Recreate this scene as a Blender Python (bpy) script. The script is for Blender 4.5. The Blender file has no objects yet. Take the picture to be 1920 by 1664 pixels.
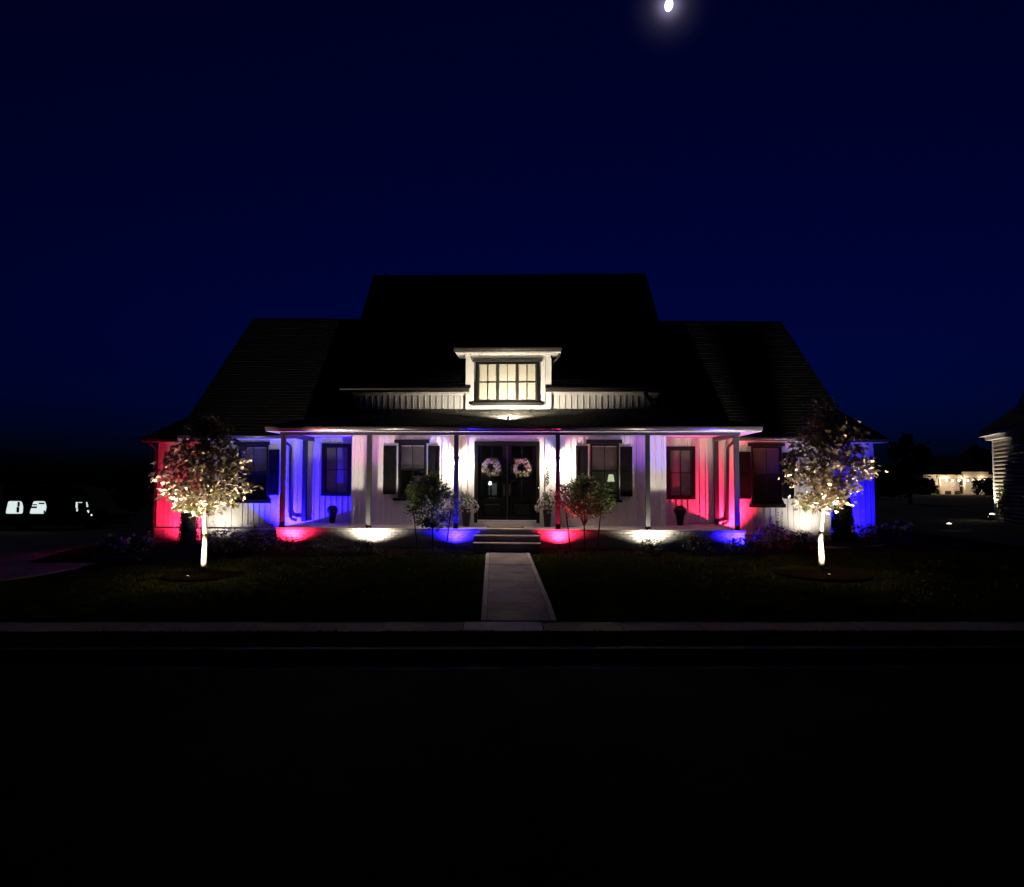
import bpy, bmesh, math, random
from mathutils import Vector, Matrix
R = math.radians
SC = bpy.context.scene
COL = SC.collection

# ------------------------------------------------------------------ camera, sky, moonlight, exposure
cam_d = bpy.data.cameras.new("camera")
cam = bpy.data.objects.new("camera", cam_d)
COL.objects.link(cam)
cam_d.sensor_width = 36.0
cam_d.lens = 36.0 * 1300 / 1920
cam_d.clip_start = 0.1
cam_d.clip_end = 9000
cam.location = (0, 0, 2.2)
cam.rotation_mode = 'QUATERNION'
cam.rotation_quaternion = (Matrix.Rotation(R(90 + 2.994), 3, 'X') @ Matrix.Rotation(R(0.2), 3, 'Z')).to_quaternion()
SC.camera = cam

MOON_DIR = Vector((232, 1000, 709)).normalized()
W = bpy.data.worlds.new("World")
SC.world = W
W.use_nodes = True
nt = W.node_tree
nt.nodes.clear()
sky = nt.nodes.new('ShaderNodeTexSky')
sky.sky_type = 'NISHITA'
sky.sun_disc = False
sky.sun_elevation = R(-3.0)
sky.sun_rotation = R(10)
sky.altitude = 200
sky.ozone_density = 4.0
tint = nt.nodes.new('ShaderNodeMix')
tint.data_type = 'RGBA'
tint.blend_type = 'MULTIPLY'
tint.inputs[0].default_value = 1.0
tint.inputs[7].default_value = (0.008, 0.16, 1.12, 1)
bg = nt.nodes.new('ShaderNodeBackground')
bg.inputs[1].default_value = 0.15
wo = nt.nodes.new('ShaderNodeOutputWorld')
nt.links.new(sky.outputs[0], tint.inputs[6])
nt.links.new(tint.outputs[2], bg.inputs[0])
# soft glow round the moon, painted into the sky colour
geo = nt.nodes.new('ShaderNodeTexCoord')
dot = nt.nodes.new('ShaderNodeVectorMath'); dot.operation = 'DOT_PRODUCT'
dot.inputs[1].default_value = MOON_DIR
nt.links.new(geo.outputs['Generated'], dot.inputs[0])
def pw(e, k):
    a = nt.nodes.new('ShaderNodeMath'); a.operation = 'POWER'; a.inputs[1].default_value = e
    mx = nt.nodes.new('ShaderNodeMath'); mx.operation = 'MAXIMUM'; mx.inputs[1].default_value = 0.0
    nt.links.new(dot.outputs['Value'], mx.inputs[0]); nt.links.new(mx.outputs[0], a.inputs[0])
    b = nt.nodes.new('ShaderNodeMath'); b.operation = 'MULTIPLY'; b.inputs[1].default_value = k
    nt.links.new(a.outputs[0], b.inputs[0]); return b
g1, g2 = pw(16000, 0.35), pw(3000, 0.045)
gs_ = nt.nodes.new('ShaderNodeMath'); gs_.operation = 'ADD'
nt.links.new(g1.outputs[0], gs_.inputs[0]); nt.links.new(g2.outputs[0], gs_.inputs[1])
bg2 = nt.nodes.new('ShaderNodeBackground'); bg2.inputs[0].default_value = (0.72, 0.62, 1.0, 1)
nt.links.new(gs_.outputs[0], bg2.inputs[1])
adds = nt.nodes.new('ShaderNodeAddShader')
nt.links.new(bg.outputs[0], adds.inputs[0]); nt.links.new(bg2.outputs[0], adds.inputs[1])
nt.links.new(adds.outputs[0], wo.inputs[0])

sd = bpy.data.lights.new("moonlight", 'SUN')
sd.energy = 0.045
sd.angle = R(0.5)
sd.color = (1.0, 0.95, 0.80)
so = bpy.data.objects.new("moonlight", sd)
COL.objects.link(so)
so.rotation_euler = (-MOON_DIR).to_track_quat('-Z', 'Y').to_euler()

vs = SC.view_settings
vs.view_transform = 'Standard'
vs.look = 'None'
vs.exposure = 0.0
vs.gamma = 1.0
vs.use_curve_mapping = False
SC.render.engine = 'CYCLES'
SC.cycles.max_bounces = 6
SC.cycles.transparent_max_bounces = 10
SC.cycles.sample_clamp_indirect = 4.0
SC.cycles.use_denoising = True

# ------------------------------------------------------------------ helpers
def tag(o, label=None, cat=None, group=None, kind=None):
    if label: o['label'] = label
    if cat: o['category'] = cat
    if group: o['group'] = group
    if kind: o['kind'] = kind
    return o

def thing(name, label, cat, loc=(0, 0, 0), rotz=0, group=None):
    o = bpy.data.objects.new(name, None)
    COL.objects.link(o)
    o.empty_display_size = 0.2
    o.location = loc
    o.rotation_euler = (0, 0, rotz)
    return tag(o, label, cat, group)

def link(name, me, parent=None):
    o = bpy.data.objects.new(name, me)
    COL.objects.link(o)
    if parent is not None: o.parent = parent
    return o

def copy_tree(o, parent=None):
    c = o.copy()
    COL.objects.link(c)
    c.parent = parent
    for ch in list(o.children):
        copy_tree(ch, c)
    return c

class MB:
    def __init__(s):
        s.v = []; s.f = []
    def quad(s, a, b, c, d):
        n = len(s.v); s.v += [tuple(a), tuple(b), tuple(c), tuple(d)]; s.f.append((n, n+1, n+2, n+3)); return s
    def poly(s, pts):
        n = len(s.v); s.v += [tuple(p) for p in pts]; s.f.append(tuple(range(n, n+len(pts)))); return s
    def box(s, x0, x1, y0, y1, z0, z1):
        n = len(s.v)
        s.v += [(x0,y0,z0),(x1,y0,z0),(x1,y1,z0),(x0,y1,z0),(x0,y0,z1),(x1,y0,z1),(x1,y1,z1),(x0,y1,z1)]
        s.f += [(n,n+3,n+2,n+1),(n+4,n+5,n+6,n+7),(n,n+1,n+5,n+4),(n+1,n+2,n+6,n+5),(n+2,n+3,n+7,n+6),(n+3,n,n+4,n+7)]
        return s
    def bbox(s, x0, x1, y0, y1, z0, z1, c=0.004):
        """box with its front (-y) edges chamfered"""
        n = len(s.v)
        s.v += [(x0,y1,z0),(x1,y1,z0),(x1,y1,z1),(x0,y1,z1),
                (x0,y0+c,z0),(x1,y0+c,z0),(x1,y0+c,z1),(x0,y0+c,z1),
                (x0+c,y0,z0+c),(x1-c,y0,z0+c),(x1-c,y0,z1-c),(x0+c,y0,z1-c)]
        s.f += [(n+8,n+9,n+10,n+11)]
        for i in range(4):
            j = (i+1) % 4
            s.f += [(n+4+i,n+4+j,n+8+j,n+8+i),(n+i,n+j,n+4+j,n+4+i)]
        s.f += [(n+3,n+2,n+1,n)]
        return s
    def extrude_x(s, prof, x0, x1):
        """prof: list of (y,z), closed"""
        n = len(s.v); k = len(prof)
        s.v += [(x0,y,z) for y,z in prof] + [(x1,y,z) for y,z in prof]
        for i in range(k):
            j = (i+1) % k
            s.f.append((n+i,n+j,n+k+j,n+k+i))
        s.f.append(tuple(n+i for i in range(k-1,-1,-1)))
        s.f.append(tuple(n+k+i for i in range(k)))
        return s
    def extrude_y(s, prof, y0, y1):
        """prof: list of (x,z), closed"""
        n = len(s.v); k = len(prof)
        s.v += [(x,y0,z) for x,z in prof] + [(x,y1,z) for x,z in prof]
        for i in range(k):
            j = (i+1) % k
            s.f.append((n+i,n+j,n+k+j,n+k+i))
        s.f.append(tuple(n+i for i in range(k-1,-1,-1)))
        s.f.append(tuple(n+k+i for i in range(k)))
        return s
    def tube(s, pts, rad, n=8, cap=True):
        pts = [Vector(p) for p in pts]
        if not isinstance(rad, (list, tuple)): rad = [rad]*len(pts)
        base = len(s.v)
        up = Vector((0,0,1))
        for i, p in enumerate(pts):
            a = pts[max(i-1,0)]; b = pts[min(i+1,len(pts)-1)]
            t = (b-a)
            if t.length < 1e-9: t = Vector((0,0,1))
            t.normalize()
            ref = Vector((1,0,0)) if abs(t.x) < 0.9 else Vector((0,1,0))
            u = t.cross(ref).normalized(); w = t.cross(u)
            for k in range(n):
                an = 2*math.pi*k/n
                s.v.append(tuple(p + (u*math.cos(an)+w*math.sin(an))*rad[i]))
        for i in range(len(pts)-1):
            for k in range(n):
                k2 = (k+1) % n
                s.f.append((base+i*n+k, base+i*n+k2, base+(i+1)*n+k2, base+(i+1)*n+k))
        if cap:
            s.f.append(tuple(base+k for k in range(n-1,-1,-1)))
            s.f.append(tuple(base+(len(pts)-1)*n+k for k in range(n)))
        return s
    def lathe(s, prof, n=14, c=(0,0,0)):
        """prof: (r,z) from bottom to top"""
        b = len(s.v)
        for r, z in prof:
            for k in range(n):
                a = 2*math.pi*k/n
                s.v.append((c[0]+r*math.cos(a), c[1]+r*math.sin(a), c[2]+z))
        for i in range(len(prof)-1):
            for k in range(n):
                k2 = (k+1) % n
                s.f.append((b+i*n+k,b+i*n+k2,b+(i+1)*n+k2,b+(i+1)*n+k))
        s.f.append(tuple(b+k for k in range(n-1,-1,-1)))
        s.f.append(tuple(b+(len(prof)-1)*n+k for k in range(n)))
        return s
    def ball(s, c, r, n=6, m=4, sq=(1,1,1)):
        b = len(s.v)
        s.v.append((c[0],c[1],c[2]-r*sq[2]))
        for i in range(1,m):
            ph = -math.pi/2+math.pi*i/m
            for k in range(n):
                a = 2*math.pi*k/n
                s.v.append((c[0]+r*sq[0]*math.cos(ph)*math.cos(a), c[1]+r*sq[1]*math.cos(ph)*math.sin(a), c[2]+r*sq[2]*math.sin(ph)))
        s.v.append((c[0],c[1],c[2]+r*sq[2]))
        top = len(s.v)-1
        for k in range(n):
            k2 = (k+1) % n
            s.f.append((b,b+1+k2,b+1+k))
            s.f.append((top,b+1+(m-2)*n+k,b+1+(m-2)*n+k2))
            for i in range(m-2):
                s.f.append((b+1+i*n+k,b+1+i*n+k2,b+1+(i+1)*n+k2,b+1+(i+1)*n+k))
        return s
    def leaf(s, shape, pos, nrm, spin, size, cup=0.15):
        z = Vector(nrm).normalized()
        ref = Vector((0,0,1)) if abs(z.z) < 0.9 else Vector((1,0,0))
        x = z.cross(ref).normalized(); y = z.cross(x)
        c, si = math.cos(spin), math.sin(spin)
        ax = x*c + y*si; ay = y*c - x*si
        b = len(s.v); p = Vector(pos)
        for lx, ly in shape:
            s.v.append(tuple(p + ax*(lx*size) + ay*(ly*size) - z*(cup*size*(abs(lx)*1.2 + ly*ly*0.6))))
        s.f.append(tuple(range(b, b+len(shape))))
        return s
    def mesh(s, name, mat=None, smooth=False):
        me = bpy.data.meshes.new(name)
        me.from_pydata(s.v, [], s.f)
        if mat:
            me.materials.append(mat)
        if smooth:
            me.polygons.foreach_set('use_smooth', [True]*len(me.polygons))
        me.update()
        return me
    def build(s, name, mat, parent=None, smooth=False, kind=None, label=None):
        o = link(name, s.mesh(name, mat, smooth), parent)
        if kind: o['kind'] = kind
        if label: o['label'] = label
        return o

# ------------------------------------------------------------------ materials
def mat(name, col, rough=0.7, var=0.0, scale=6.0, bump=0.0, bscale=40.0, spec=0.5, metal=0.0, stretch=(1,1,1), col2=None, trans=0.0):
    m = bpy.data.materials.new(name)
    m.use_nodes = True
    t = m.node_tree
    b = t.nodes['Principled BSDF']
    b.inputs['Roughness'].default_value = rough
    b.inputs['Metallic'].default_value = metal
    b.inputs['Specular IOR Level'].default_value = spec
    b.inputs['Base Color'].default_value = (*col, 1)
    if var > 0 or bump > 0:
        tc = t.nodes.new('ShaderNodeTexCoord')
        mp = t.nodes.new('ShaderNodeMapping')
        mp.inputs['Scale'].default_value = stretch
        t.links.new(tc.outputs['Object'], mp.inputs[0])
    if var > 0:
        nz = t.nodes.new('ShaderNodeTexNoise')
        nz.inputs['Scale'].default_value = scale
        nz.inputs['Detail'].default_value = 6
        nz.inputs['Roughness'].default_value = 0.65
        t.links.new(mp.outputs[0], nz.inputs['Vector'])
        cr = t.nodes.new('ShaderNodeValToRGB')
        c2 = col2 if col2 else tuple(max(0, c*(1-var)) for c in col)
        c1 = tuple(min(1, c*(1+var*0.5)) for c in col)
        cr.color_ramp.elements[0].position = 0.32
        cr.color_ramp.elements[1].position = 0.68
        cr.color_ramp.elements[0].color = (*c2, 1)
        cr.color_ramp.elements[1].color = (*c1, 1)
        t.links.new(nz.outputs[0], cr.inputs[0])
        oi = t.nodes.new('ShaderNodeObjectInfo')
        hs = t.nodes.new('ShaderNodeHueSaturation')
        ma = t.nodes.new('ShaderNodeMath'); ma.operation = 'MULTIPLY_ADD'
        ma.inputs[1].default_value = var*0.5; ma.inputs[2].default_value = 1-var*0.25
        t.links.new(oi.outputs['Random'], ma.inputs[0])
        t.links.new(ma.outputs[0], hs.inputs['Value'])
        t.links.new(cr.outputs[0], hs.inputs['Color'])
        t.links.new(hs.outputs[0], b.inputs['Base Color'])
    if bump > 0:
        n2 = t.nodes.new('ShaderNodeTexNoise')
        n2.inputs['Scale'].default_value = bscale
        n2.inputs['Detail'].default_value = 5
        t.links.new(mp.outputs[0], n2.inputs['Vector'])
        bp = t.nodes.new('ShaderNodeBump')
        bp.inputs['Strength'].default_value = bump
        bp.inputs['Distance'].default_value = 0.02
        t.links.new(n2.outputs[0], bp.inputs['Height'])
        t.links.new(bp.outputs[0], b.inputs['Normal'])
    if trans > 0:
        out = t.nodes['Material Output']
        tr = t.nodes.new('ShaderNodeBsdfTranslucent')
        tr.inputs[0].default_value = (*[min(1, c*1.1) for c in col], 1)
        mx = t.nodes.new('ShaderNodeMixShader')
        mx.inputs[0].default_value = trans
        t.links.new(b.outputs[0], mx.inputs[1])
        t.links.new(tr.outputs[0], mx.inputs[2])
        t.links.new(mx.outputs[0], out.inputs[0])
    return m

def emis(name, col, s):
    m = bpy.data.materials.new(name)
    m.use_nodes = True
    b = m.node_tree.nodes['Principled BSDF']
    b.inputs['Base Color'].default_value = (*col, 1)
    b.inputs['Emission Color'].default_value = (*col, 1)
    b.inputs['Emission Strength'].default_value = s
    return m

def glass(name, refl=1.5):
    m = bpy.data.materials.new(name)
    m.use_nodes = True
    t = m.node_tree
    out = t.nodes['Material Output']
    t.nodes.remove(t.nodes['Principled BSDF'])
    tr = t.nodes.new('ShaderNodeBsdfTransparent'); tr.inputs[0].default_value = (0.94, 0.94, 0.92, 1)
    gl = t.nodes.new('ShaderNodeBsdfGlossy'); gl.inputs['Roughness'].default_value = 0.03
    lw_ = t.nodes.new('ShaderNodeLayerWeight'); lw_.inputs[0].default_value = 0.5
    pw_ = t.nodes.new('ShaderNodeMath'); pw_.operation = 'POWER'; pw_.inputs[1].default_value = 5.0
    t.links.new(lw_.outputs['Facing'], pw_.inputs[0])
    fr = t.nodes.new('ShaderNodeMath'); fr.operation = 'MULTIPLY_ADD'; fr.inputs[1].default_value = 0.9; fr.inputs[2].default_value = 0.045
    t.links.new(pw_.outputs[0], fr.inputs[0])
    mx = t.nodes.new('ShaderNodeMixShader')
    t.links.new(fr.outputs[0], mx.inputs[0])
    t.links.new(tr.outputs[0], mx.inputs[1])
    t.links.new(gl.outputs[0], mx.inputs[2])
    t.links.new(mx.outputs[0], out.inputs[0])
    return m

M = {}
M['siding'] = mat('white_siding', (0.74, 0.73, 0.71), 0.55, var=0.06, scale=3, bump=0.05, bscale=60, stretch=(1, 1, 0.15))
M['trim'] = mat('white_trim', (0.78, 0.77, 0.75), 0.5, var=0.04, scale=5)
M['black'] = mat('black_paint', (0.007, 0.008, 0.007), 0.4, var=0.2, scale=8, spec=0.22)
M['shutter'] = mat('shutter_paint', (0.008, 0.008, 0.008), 0.2, var=0.15, scale=8, spec=0.4)
M['post'] = mat('post_paint', (0.028, 0.028, 0.032), 0.45, var=0.1, scale=8, spec=0.4)
M['gutter'] = mat('gutter_metal', (0.05, 0.048, 0.046), 0.25, var=0.08, scale=4, spec=0.6)
M['darkgutter'] = mat('dark_gutter_metal', (0.035, 0.033, 0.032), 0.3, var=0.1, scale=4, spec=0.6)
M['roof'] = mat('roof_deck', (0.015, 0.015, 0.016), 0.9, var=0.2, scale=5)
M['shingle'] = mat('asphalt_shingle', (0.020, 0.019, 0.018), 0.9, var=0.5, scale=9, bump=0.4, bscale=120)
M['pshingle'] = mat('lightened_asphalt_shingle', (0.085, 0.080, 0.072), 0.9, var=0.6, scale=12, bump=0.4, bscale=120)  # porch roof copy, colour lightened to strengthen the dormer spotlight's pool
M['brick'] = mat('white_painted_brick', (0.66, 0.64, 0.60), 0.7, var=0.18, scale=14, bump=0.35, bscale=70)
M['mortar'] = mat('grey_mortar', (0.30, 0.29, 0.27), 0.9, var=0.2, scale=20, bump=0.3, bscale=90)
M['concrete'] = mat('concrete', (0.34, 0.305, 0.26), 0.85, var=0.55, scale=1.5, bump=0.25, bscale=60)
M['concrete2'] = mat('concrete_border', (0.56, 0.54, 0.49), 0.85, var=0.2, scale=5, bump=0.2, bscale=60)
M['walk'] = mat('sidewalk_concrete', (0.20, 0.20, 0.155), 0.9, var=0.25, scale=1.8, bump=0.25, bscale=60)
M['drive'] = mat('driveway_concrete', (0.12, 0.10, 0.085), 0.9, var=0.3, scale=1.5)
M['asphalt'] = mat('asphalt', (0.018, 0.024, 0.018), 0.95, var=0.6, scale=1.1, bump=0.8, bscale=110, spec=0.02)
M['soil'] = mat('ground_soil', (0.03, 0.034, 0.018), 0.95, var=0.4, scale=1.0)
M['lawn'] = mat('lawn_soil', (0.026, 0.032, 0.008), 0.95, var=0.5, scale=2.5, bump=0.5, bscale=40, stretch=(0.5, 1, 1), spec=0.0)
M['grass'] = mat('grass_blade', (0.046, 0.058, 0.012), 0.8, var=0.8, scale=1.1, trans=0.2, spec=0.0)
M['mulch'] = mat('mulch', (0.012, 0.008, 0.006), 0.95, var=0.5, scale=20, bump=0.8, bscale=60, spec=0.0)
M['chip'] = mat('mulch_chip', (0.035, 0.022, 0.015), 0.9, var=0.6, scale=30, spec=0.1)
M['glass'] = glass('window_glass')
M['blind'] = mat('cream_blind', (0.52, 0.50, 0.46), 0.6)
M['shade'] = mat('cream_shade', (0.78, 0.75, 0.68), 0.8, var=0.06, scale=2)
M['room'] = mat('interior_paint', (0.34, 0.33, 0.31), 0.9)
M['bark'] = mat('bark', (0.34, 0.28, 0.21), 0.9, var=0.4, scale=14, bump=0.6, bscale=50, stretch=(1, 1, 0.3))
M['dbark'] = mat('dark_bark', (0.05, 0.04, 0.03), 0.9, var=0.4, scale=14)
M['guard'] = mat('trunk_wrap', (0.13, 0.113, 0.082), 0.7, var=0.15, scale=9, bump=0.3, bscale=25, stretch=(1, 1, 3))
M['maple'] = mat('maple_leaf', (0.44, 0.35, 0.245), 0.5, var=0.6, scale=2.5, col2=(0.18, 0.11, 0.075), trans=0.05)
M['mapleg'] = mat('maple_leaf_green', (0.17, 0.18, 0.06), 0.5, var=0.3, scale=2, trans=0.15)
M['leaf'] = mat('green_leaf', (0.12, 0.165, 0.035), 0.5, var=0.5, scale=5, trans=0.2)
M['dleaf'] = mat('dark_leaf', (0.035, 0.050, 0.022), 0.55, var=0.5, scale=5, trans=0.12)
M['redleaf'] = mat('russet_leaf', (0.10, 0.055, 0.03), 0.55, var=0.4, scale=5, trans=0.12)
M['needle'] = mat('evergreen_needle', (0.020, 0.030, 0.014), 0.7, var=0.4, scale=8)
M['far'] = mat('far_foliage', (0.012, 0.016, 0.008), 0.9, var=0.4, scale=0.6)
M['white'] = mat('white_petal', (0.78, 0.74, 0.68), 0.6, var=0.2, scale=20, trans=0.1)
M['cream'] = mat('cream_petal', (0.66, 0.64, 0.42), 0.6, var=0.25, scale=25, trans=0.1)
M['pot'] = mat('charcoal_pot', (0.045, 0.04, 0.042), 0.45, var=0.2, scale=8)
M['urn'] = mat('black_pot', (0.010, 0.010, 0.010), 0.5, var=0.2, scale=8)
M['metal'] = mat('fixture_metal', (0.015, 0.014, 0.013), 0.4, metal=0.3, var=0.1)
M['steel'] = mat('door_hardware', (0.18, 0.17, 0.16), 0.3, metal=0.9)
M['stake'] = mat('stake_wood', (0.045, 0.033, 0.024), 0.8, var=0.3, scale=20)
M['wire'] = mat('tie_wire', (0.20, 0.18, 0.15), 0.5, metal=0.5)
M['matfib'] = mat('coir_mat', (0.22, 0.15, 0.09), 0.95, var=0.4, scale=60)
M['van'] = mat('van_paint', (0.03, 0.038, 0.034), 0.75, var=0.05, scale=1, spec=0.1)
M['rubber'] = mat('rubber', (0.012, 0.012, 0.012), 0.8)
M['lap'] = mat('lap_siding', (0.38, 0.34, 0.28), 0.6, var=0.1, scale=3)
M['number'] = mat('number_metal', (0.020, 0.014, 0.008), 0.35, metal=0.5)

# ------------------------------------------------------------------ terrain
def ys(x, y): return y - 0.021*x
def lerp(a, b, t): return a+(b-a)*max(0, min(1, t))
def gz(x, y):
    s = ys(x, y)
    if s < 8.16: z = 0.0
    elif s < 8.62: z = 0.0
    elif s < 9.6: z = lerp(0.118, 0.128, (s-8.6))
    elif s < 10.22: z = 0.13
    elif s < 10.8: z = lerp(0.14, 0.19, (s-10.22)/0.58)
    else: z = lerp(0.19, 0.41, (s-10.8)/5.9) + lerp(0, 0.06, (s-16.7)/0.8)
    if s > 11:
        k = lerp(0, 1, (s-11)/5)
        if x < -6: z -= k*min(0.06*(-6-x), 1.1)
    if y > 40 and x < 0:
        z -= 0.0095*(y-40)*lerp(0, 1, -x/10)
    return z

def grid(xs, ysl, dz=0.0, zf=None):
    mb = MB()
    nx = len(xs)
    for y in ysl:
        for x in xs:
            mb.v.append((x, y, (zf or gz)(x, y)+dz))
    for j in range(len(ysl)-1):
        for i in range(nx-1):
            a = j*nx+i
            mb.f.append((a, a+1, a+nx+1, a+nx))
    return mb

def frange(a, b, n): return [a+(b-a)*i/n for i in range(n+1)]

ROT_ST = R(1.2)
def street(name, mb, m): 
    o = mb.build(name, m)
    o.rotation_euler = (0, 0, ROT_ST)
    return tag(o, kind='structure')

# road, gutter, kerb, sidewalk all run along the street direction
road = MB().quad((-90, -14, 0), (90, -14, 0), (90, 8.16, 0), (-90, 8.16, 0))
street('road', road, M['asphalt'])
gp = MB(); gp.extrude_x([(8.16, -0.05), (8.16, 0.006), (8.60, -0.012), (8.60, -0.05)], -90, 90)
street('gutter_pan', gp, mat('gutter_concrete', (0.045, 0.044, 0.04), 0.9, var=0.4, scale=2))
kb = MB(); kb.extrude_x([(8.602, -0.05), (8.615, 0.10), (8.64, 0.122), (8.76, 0.124), (8.76, -0.05)], -90, 90)
street('kerb', kb, mat('kerb_concrete', (0.03, 0.03, 0.026), 0.9, var=0.4, scale=3, bump=0.3))

gx = [-3000, -1200, -500, -200, -90, -50] + frange(-34, 34, 68) + [50, 90, 200, 500, 1200, 3000]
gy = [9.0] + frange(9.6, 17.6, 16) + frange(18.5, 44, 14) + [60, 100, 180, 350, 800, 1800, 4000]
def gz0(x, y):
    return gz(x, y) if y-0.021*x > 9.4 else 0.10 + 0*x
tag(grid(gx, [max(g, 0) for g in gy], -0.03, gz0).build('ground', M['soil']), kind='structure')
nb = MB(); nb.quad((-3000, -3000, -0.06), (3000, -3000, -0.06), (3000, 9.2, -0.06), (-3000, 9.2, -0.06))
tag(nb.build('ground', M['soil']), kind='structure')

def interp(tab, x):
    if x <= tab[0][0]: return tab[0][1]
    for (a, b), (c, d) in zip(tab, tab[1:]):
        if x <= c: return b+(d-b)*(x-a)/(c-a)
    return tab[-1][1]
BED = [(-30, 14.6), (-12, 15.55), (-8.6, 15.75), (-6.7, 16.0), (-4.9, 16.25), (-1, 16.8), (1, 16.78), (3.4, 16.55), (6, 16.8), (9, 17.35), (13, 17.9), (30, 19)]
def bed_edge(x): return interp(BED, x)
def path_x(y):  # centre line of the front walk
    t = (y-10.27)/(16.83-10.27)
    return lerp(0.107, -0.094, t)
lw = MB()
lx = frange(-26, 30, 112)
n = 24
for x in lx:
    y0 = 10.24+0.021*x; y1 = bed_edge(x)
    for j in range(n+1):
        y = y0+(y1-y0)*j/n
        lw.v.append((x, y, gz(x, y)))
for i in range(len(lx)-1):
    for j in range(n):
        a = i*(n+1)+j
        lw.f.append((a, a+n+1, a+n+2, a+1))
tag(lw.build('lawn', M['lawn'], smooth=True), kind='structure')
vg = MB(); vg.quad((-90, 8.765, 0.118), (90, 8.765, 0.118), (90, 9.585, 0.128), (-90, 9.585, 0.128))
street('verge', vg, M['lawn'])
bd = MB()
n = 10
for x in lx:
    y0 = bed_edge(x); y1 = y0+8
    for j in range(n+1):
        t = j/n
        y = y0+(y1-y0)*t*t
        edge = 0.02*min(1, t*4)
        bd.v.append((x, y, gz(x, y)+edge+0.006-0.02*(j == 0)))
for i in range(len(lx)-1):
    if lx[i] < -13 or lx[i] > 13: continue
    for j in range(n):
        a = i*(n+1)+j
        bd.f.append((a, a+n+1, a+n+2, a+1))
tag(bd.build('flower_bed', M['mulch'], smooth=True), kind='structure')

# driveway slab on the left, running off to the side of the house
dv = MB()
dpts = [(-9.75, 16.4), (-9.85, 14.3), (-10.6, 12.9), (-14, 12.2), (-24, 11.9), (-30, 16), (-28, 30), (-16, 30), (-13.4, 21), (-11.8, 17.1)]
nn = len(dpts)
for dz in (0.03, -0.06):
    for x, y in dpts: dv.v.append((x, y, gz(x, y)+dz+0.03*(x < -12)))
dv.f.append(tuple(range(nn)))
for i in range(nn):
    j = (i+1) % nn
    dv.f.append((i, nn+i, nn+j, j))
tag(dv.build('driveway', M['drive']), kind='structure')

# sidewalk: separate cast panels
sw = bpy.data.objects.new('sidewalk', None); COL.objects.link(sw); sw.rotation_euler = (0, 0, ROT_ST); tag(sw, kind='structure')
rnd = random.Random(3)
pw = 1.12
pmc = MB().box(0.008, pw-0.008, 9.60, 10.21, 0.02, 0.134).mesh('panel', M['concrete2'])
pm = MB().box(0.008, pw-0.008, 9.60, 10.21, 0.02, 0.134).mesh('panel', M['walk'])
for i in range(-17, 18):
    o = link('panel', pm if i else pmc, sw); o.location = (0.09-pw/2+i*pw, 0, rnd.uniform(-0.004, 0.004))
rest = MB(); rest.box(-90, 0.09-pw/2-17*pw-0.01, 9.60, 10.21, 0.02, 0.134); rest.box(0.09-pw/2+18*pw+0.01, 90, 9.60, 10.21, 0.02, 0.134)
rest.build('pavement_strip', M['walk'], sw)

# front walk: centre slabs between lighter border strips
pth = bpy.data.objects.new('front_walk', None); COL.objects.link(pth); tag(pth, kind='structure')
ny = 7
y0, y1 = 10.235, 16.93
def wall_of(mb, quad, z0):  # quad = four (x,y,z) ccw top, skirt down z0
    b = len(mb.v)
    mb.v += list(quad) + [(x, y, z-z0) for x, y, z in quad]
    mb.f += [(b, b+1, b+2, b+3)] + [(b+i, b+4+i, b+4+(i+1) % 4, b+(i+1) % 4) for i in range(4)]
for i in range(ny):
    a = y0+(y1-y0)*i/ny+0.008; b = y0+(y1-y0)*(i+1)/ny-0.008
    jz = rnd.uniform(-0.004, 0.004)
    def half(y): return lerp(0.552, 0.518, (y-10.27)/6.6)
    def P(y, k): return (path_x(y)+k*half(y), y, gz(0, y)+lerp(0.002, 0.03, (y-10.2)/1.2)+jz)
    mb = MB(); wall_of(mb, (P(a, -0.84), P(a, 0.84), P(b, 0.84), P(b, -0.84)), 0.08)
    mb.build('slab', M['concrete'], pth)
    for s in (-1, 1):
        k0, k1 = (-1, -0.855) if s < 0 else (0.855, 1)
        dz = 0.006
        q = [(x, y, z+dz) for x, y, z in (P(a, k0), P(a, k1), P(b, k1), P(b, k0))]
        mb = MB(); wall_of(mb, q, 0.08)
        mb.build('border_slab', M['concrete2'], pth)
ld = MB().box(-0.80, 0.72, 16.94, 17.12, 0.2, 0.455)
ld.build('landing_slab', M['concrete2'], pth)

# ------------------------------------------------------------------ the house
HO = Vector((-0.13, 18.9, 0)); HA = R(-2.6)
HM = Matrix.Translation(HO) @ Matrix.Rotation(HA, 4, 'Z')
def hw(x, y, z): return HM @ Vector((x, y, z))
house = thing('farmhouse', 'white board-and-batten house with black roof, floodlit in red, white and blue', 'house', HO, HA)

PORCH_Z = 0.96
# --- walls
def wall_panel(x0, x1, z0, z1, y, holes, depth=0.14):
    xs = sorted({x0, x1, *[h[0] for h in holes], *[h[1] for h in holes]})
    zs = sorted({z0, z1, *[h[2] for h in holes], *[h[3] for h in holes]})
    mb = MB()
    for a, b in zip(xs, xs[1:]):
        for c, d in zip(zs, zs[1:]):
            mx, mz = (a+b)/2, (c+d)/2
            if any(h[0] < mx < h[1] and h[2] < mz < h[3] for h in holes): continue
            mb.quad((a, y, c), (b, y, c), (b, y, d), (a, y, d))
    for h in holes:
        a, b, c, d = h
        mb.quad((a, y, c), (a, y, d), (a, y+depth, d), (a, y+depth, c))
        mb.quad((b, y, d), (b, y, c), (b, y+depth, c), (b, y+depth, d))
        mb.quad((a, y, c), (a, y+depth, c), (b, y+depth, c), (b, y, c))
        mb.quad((a, y, d), (b, y, d), (b, y+depth, d), (a, y+depth, d))
    return mb

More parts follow.
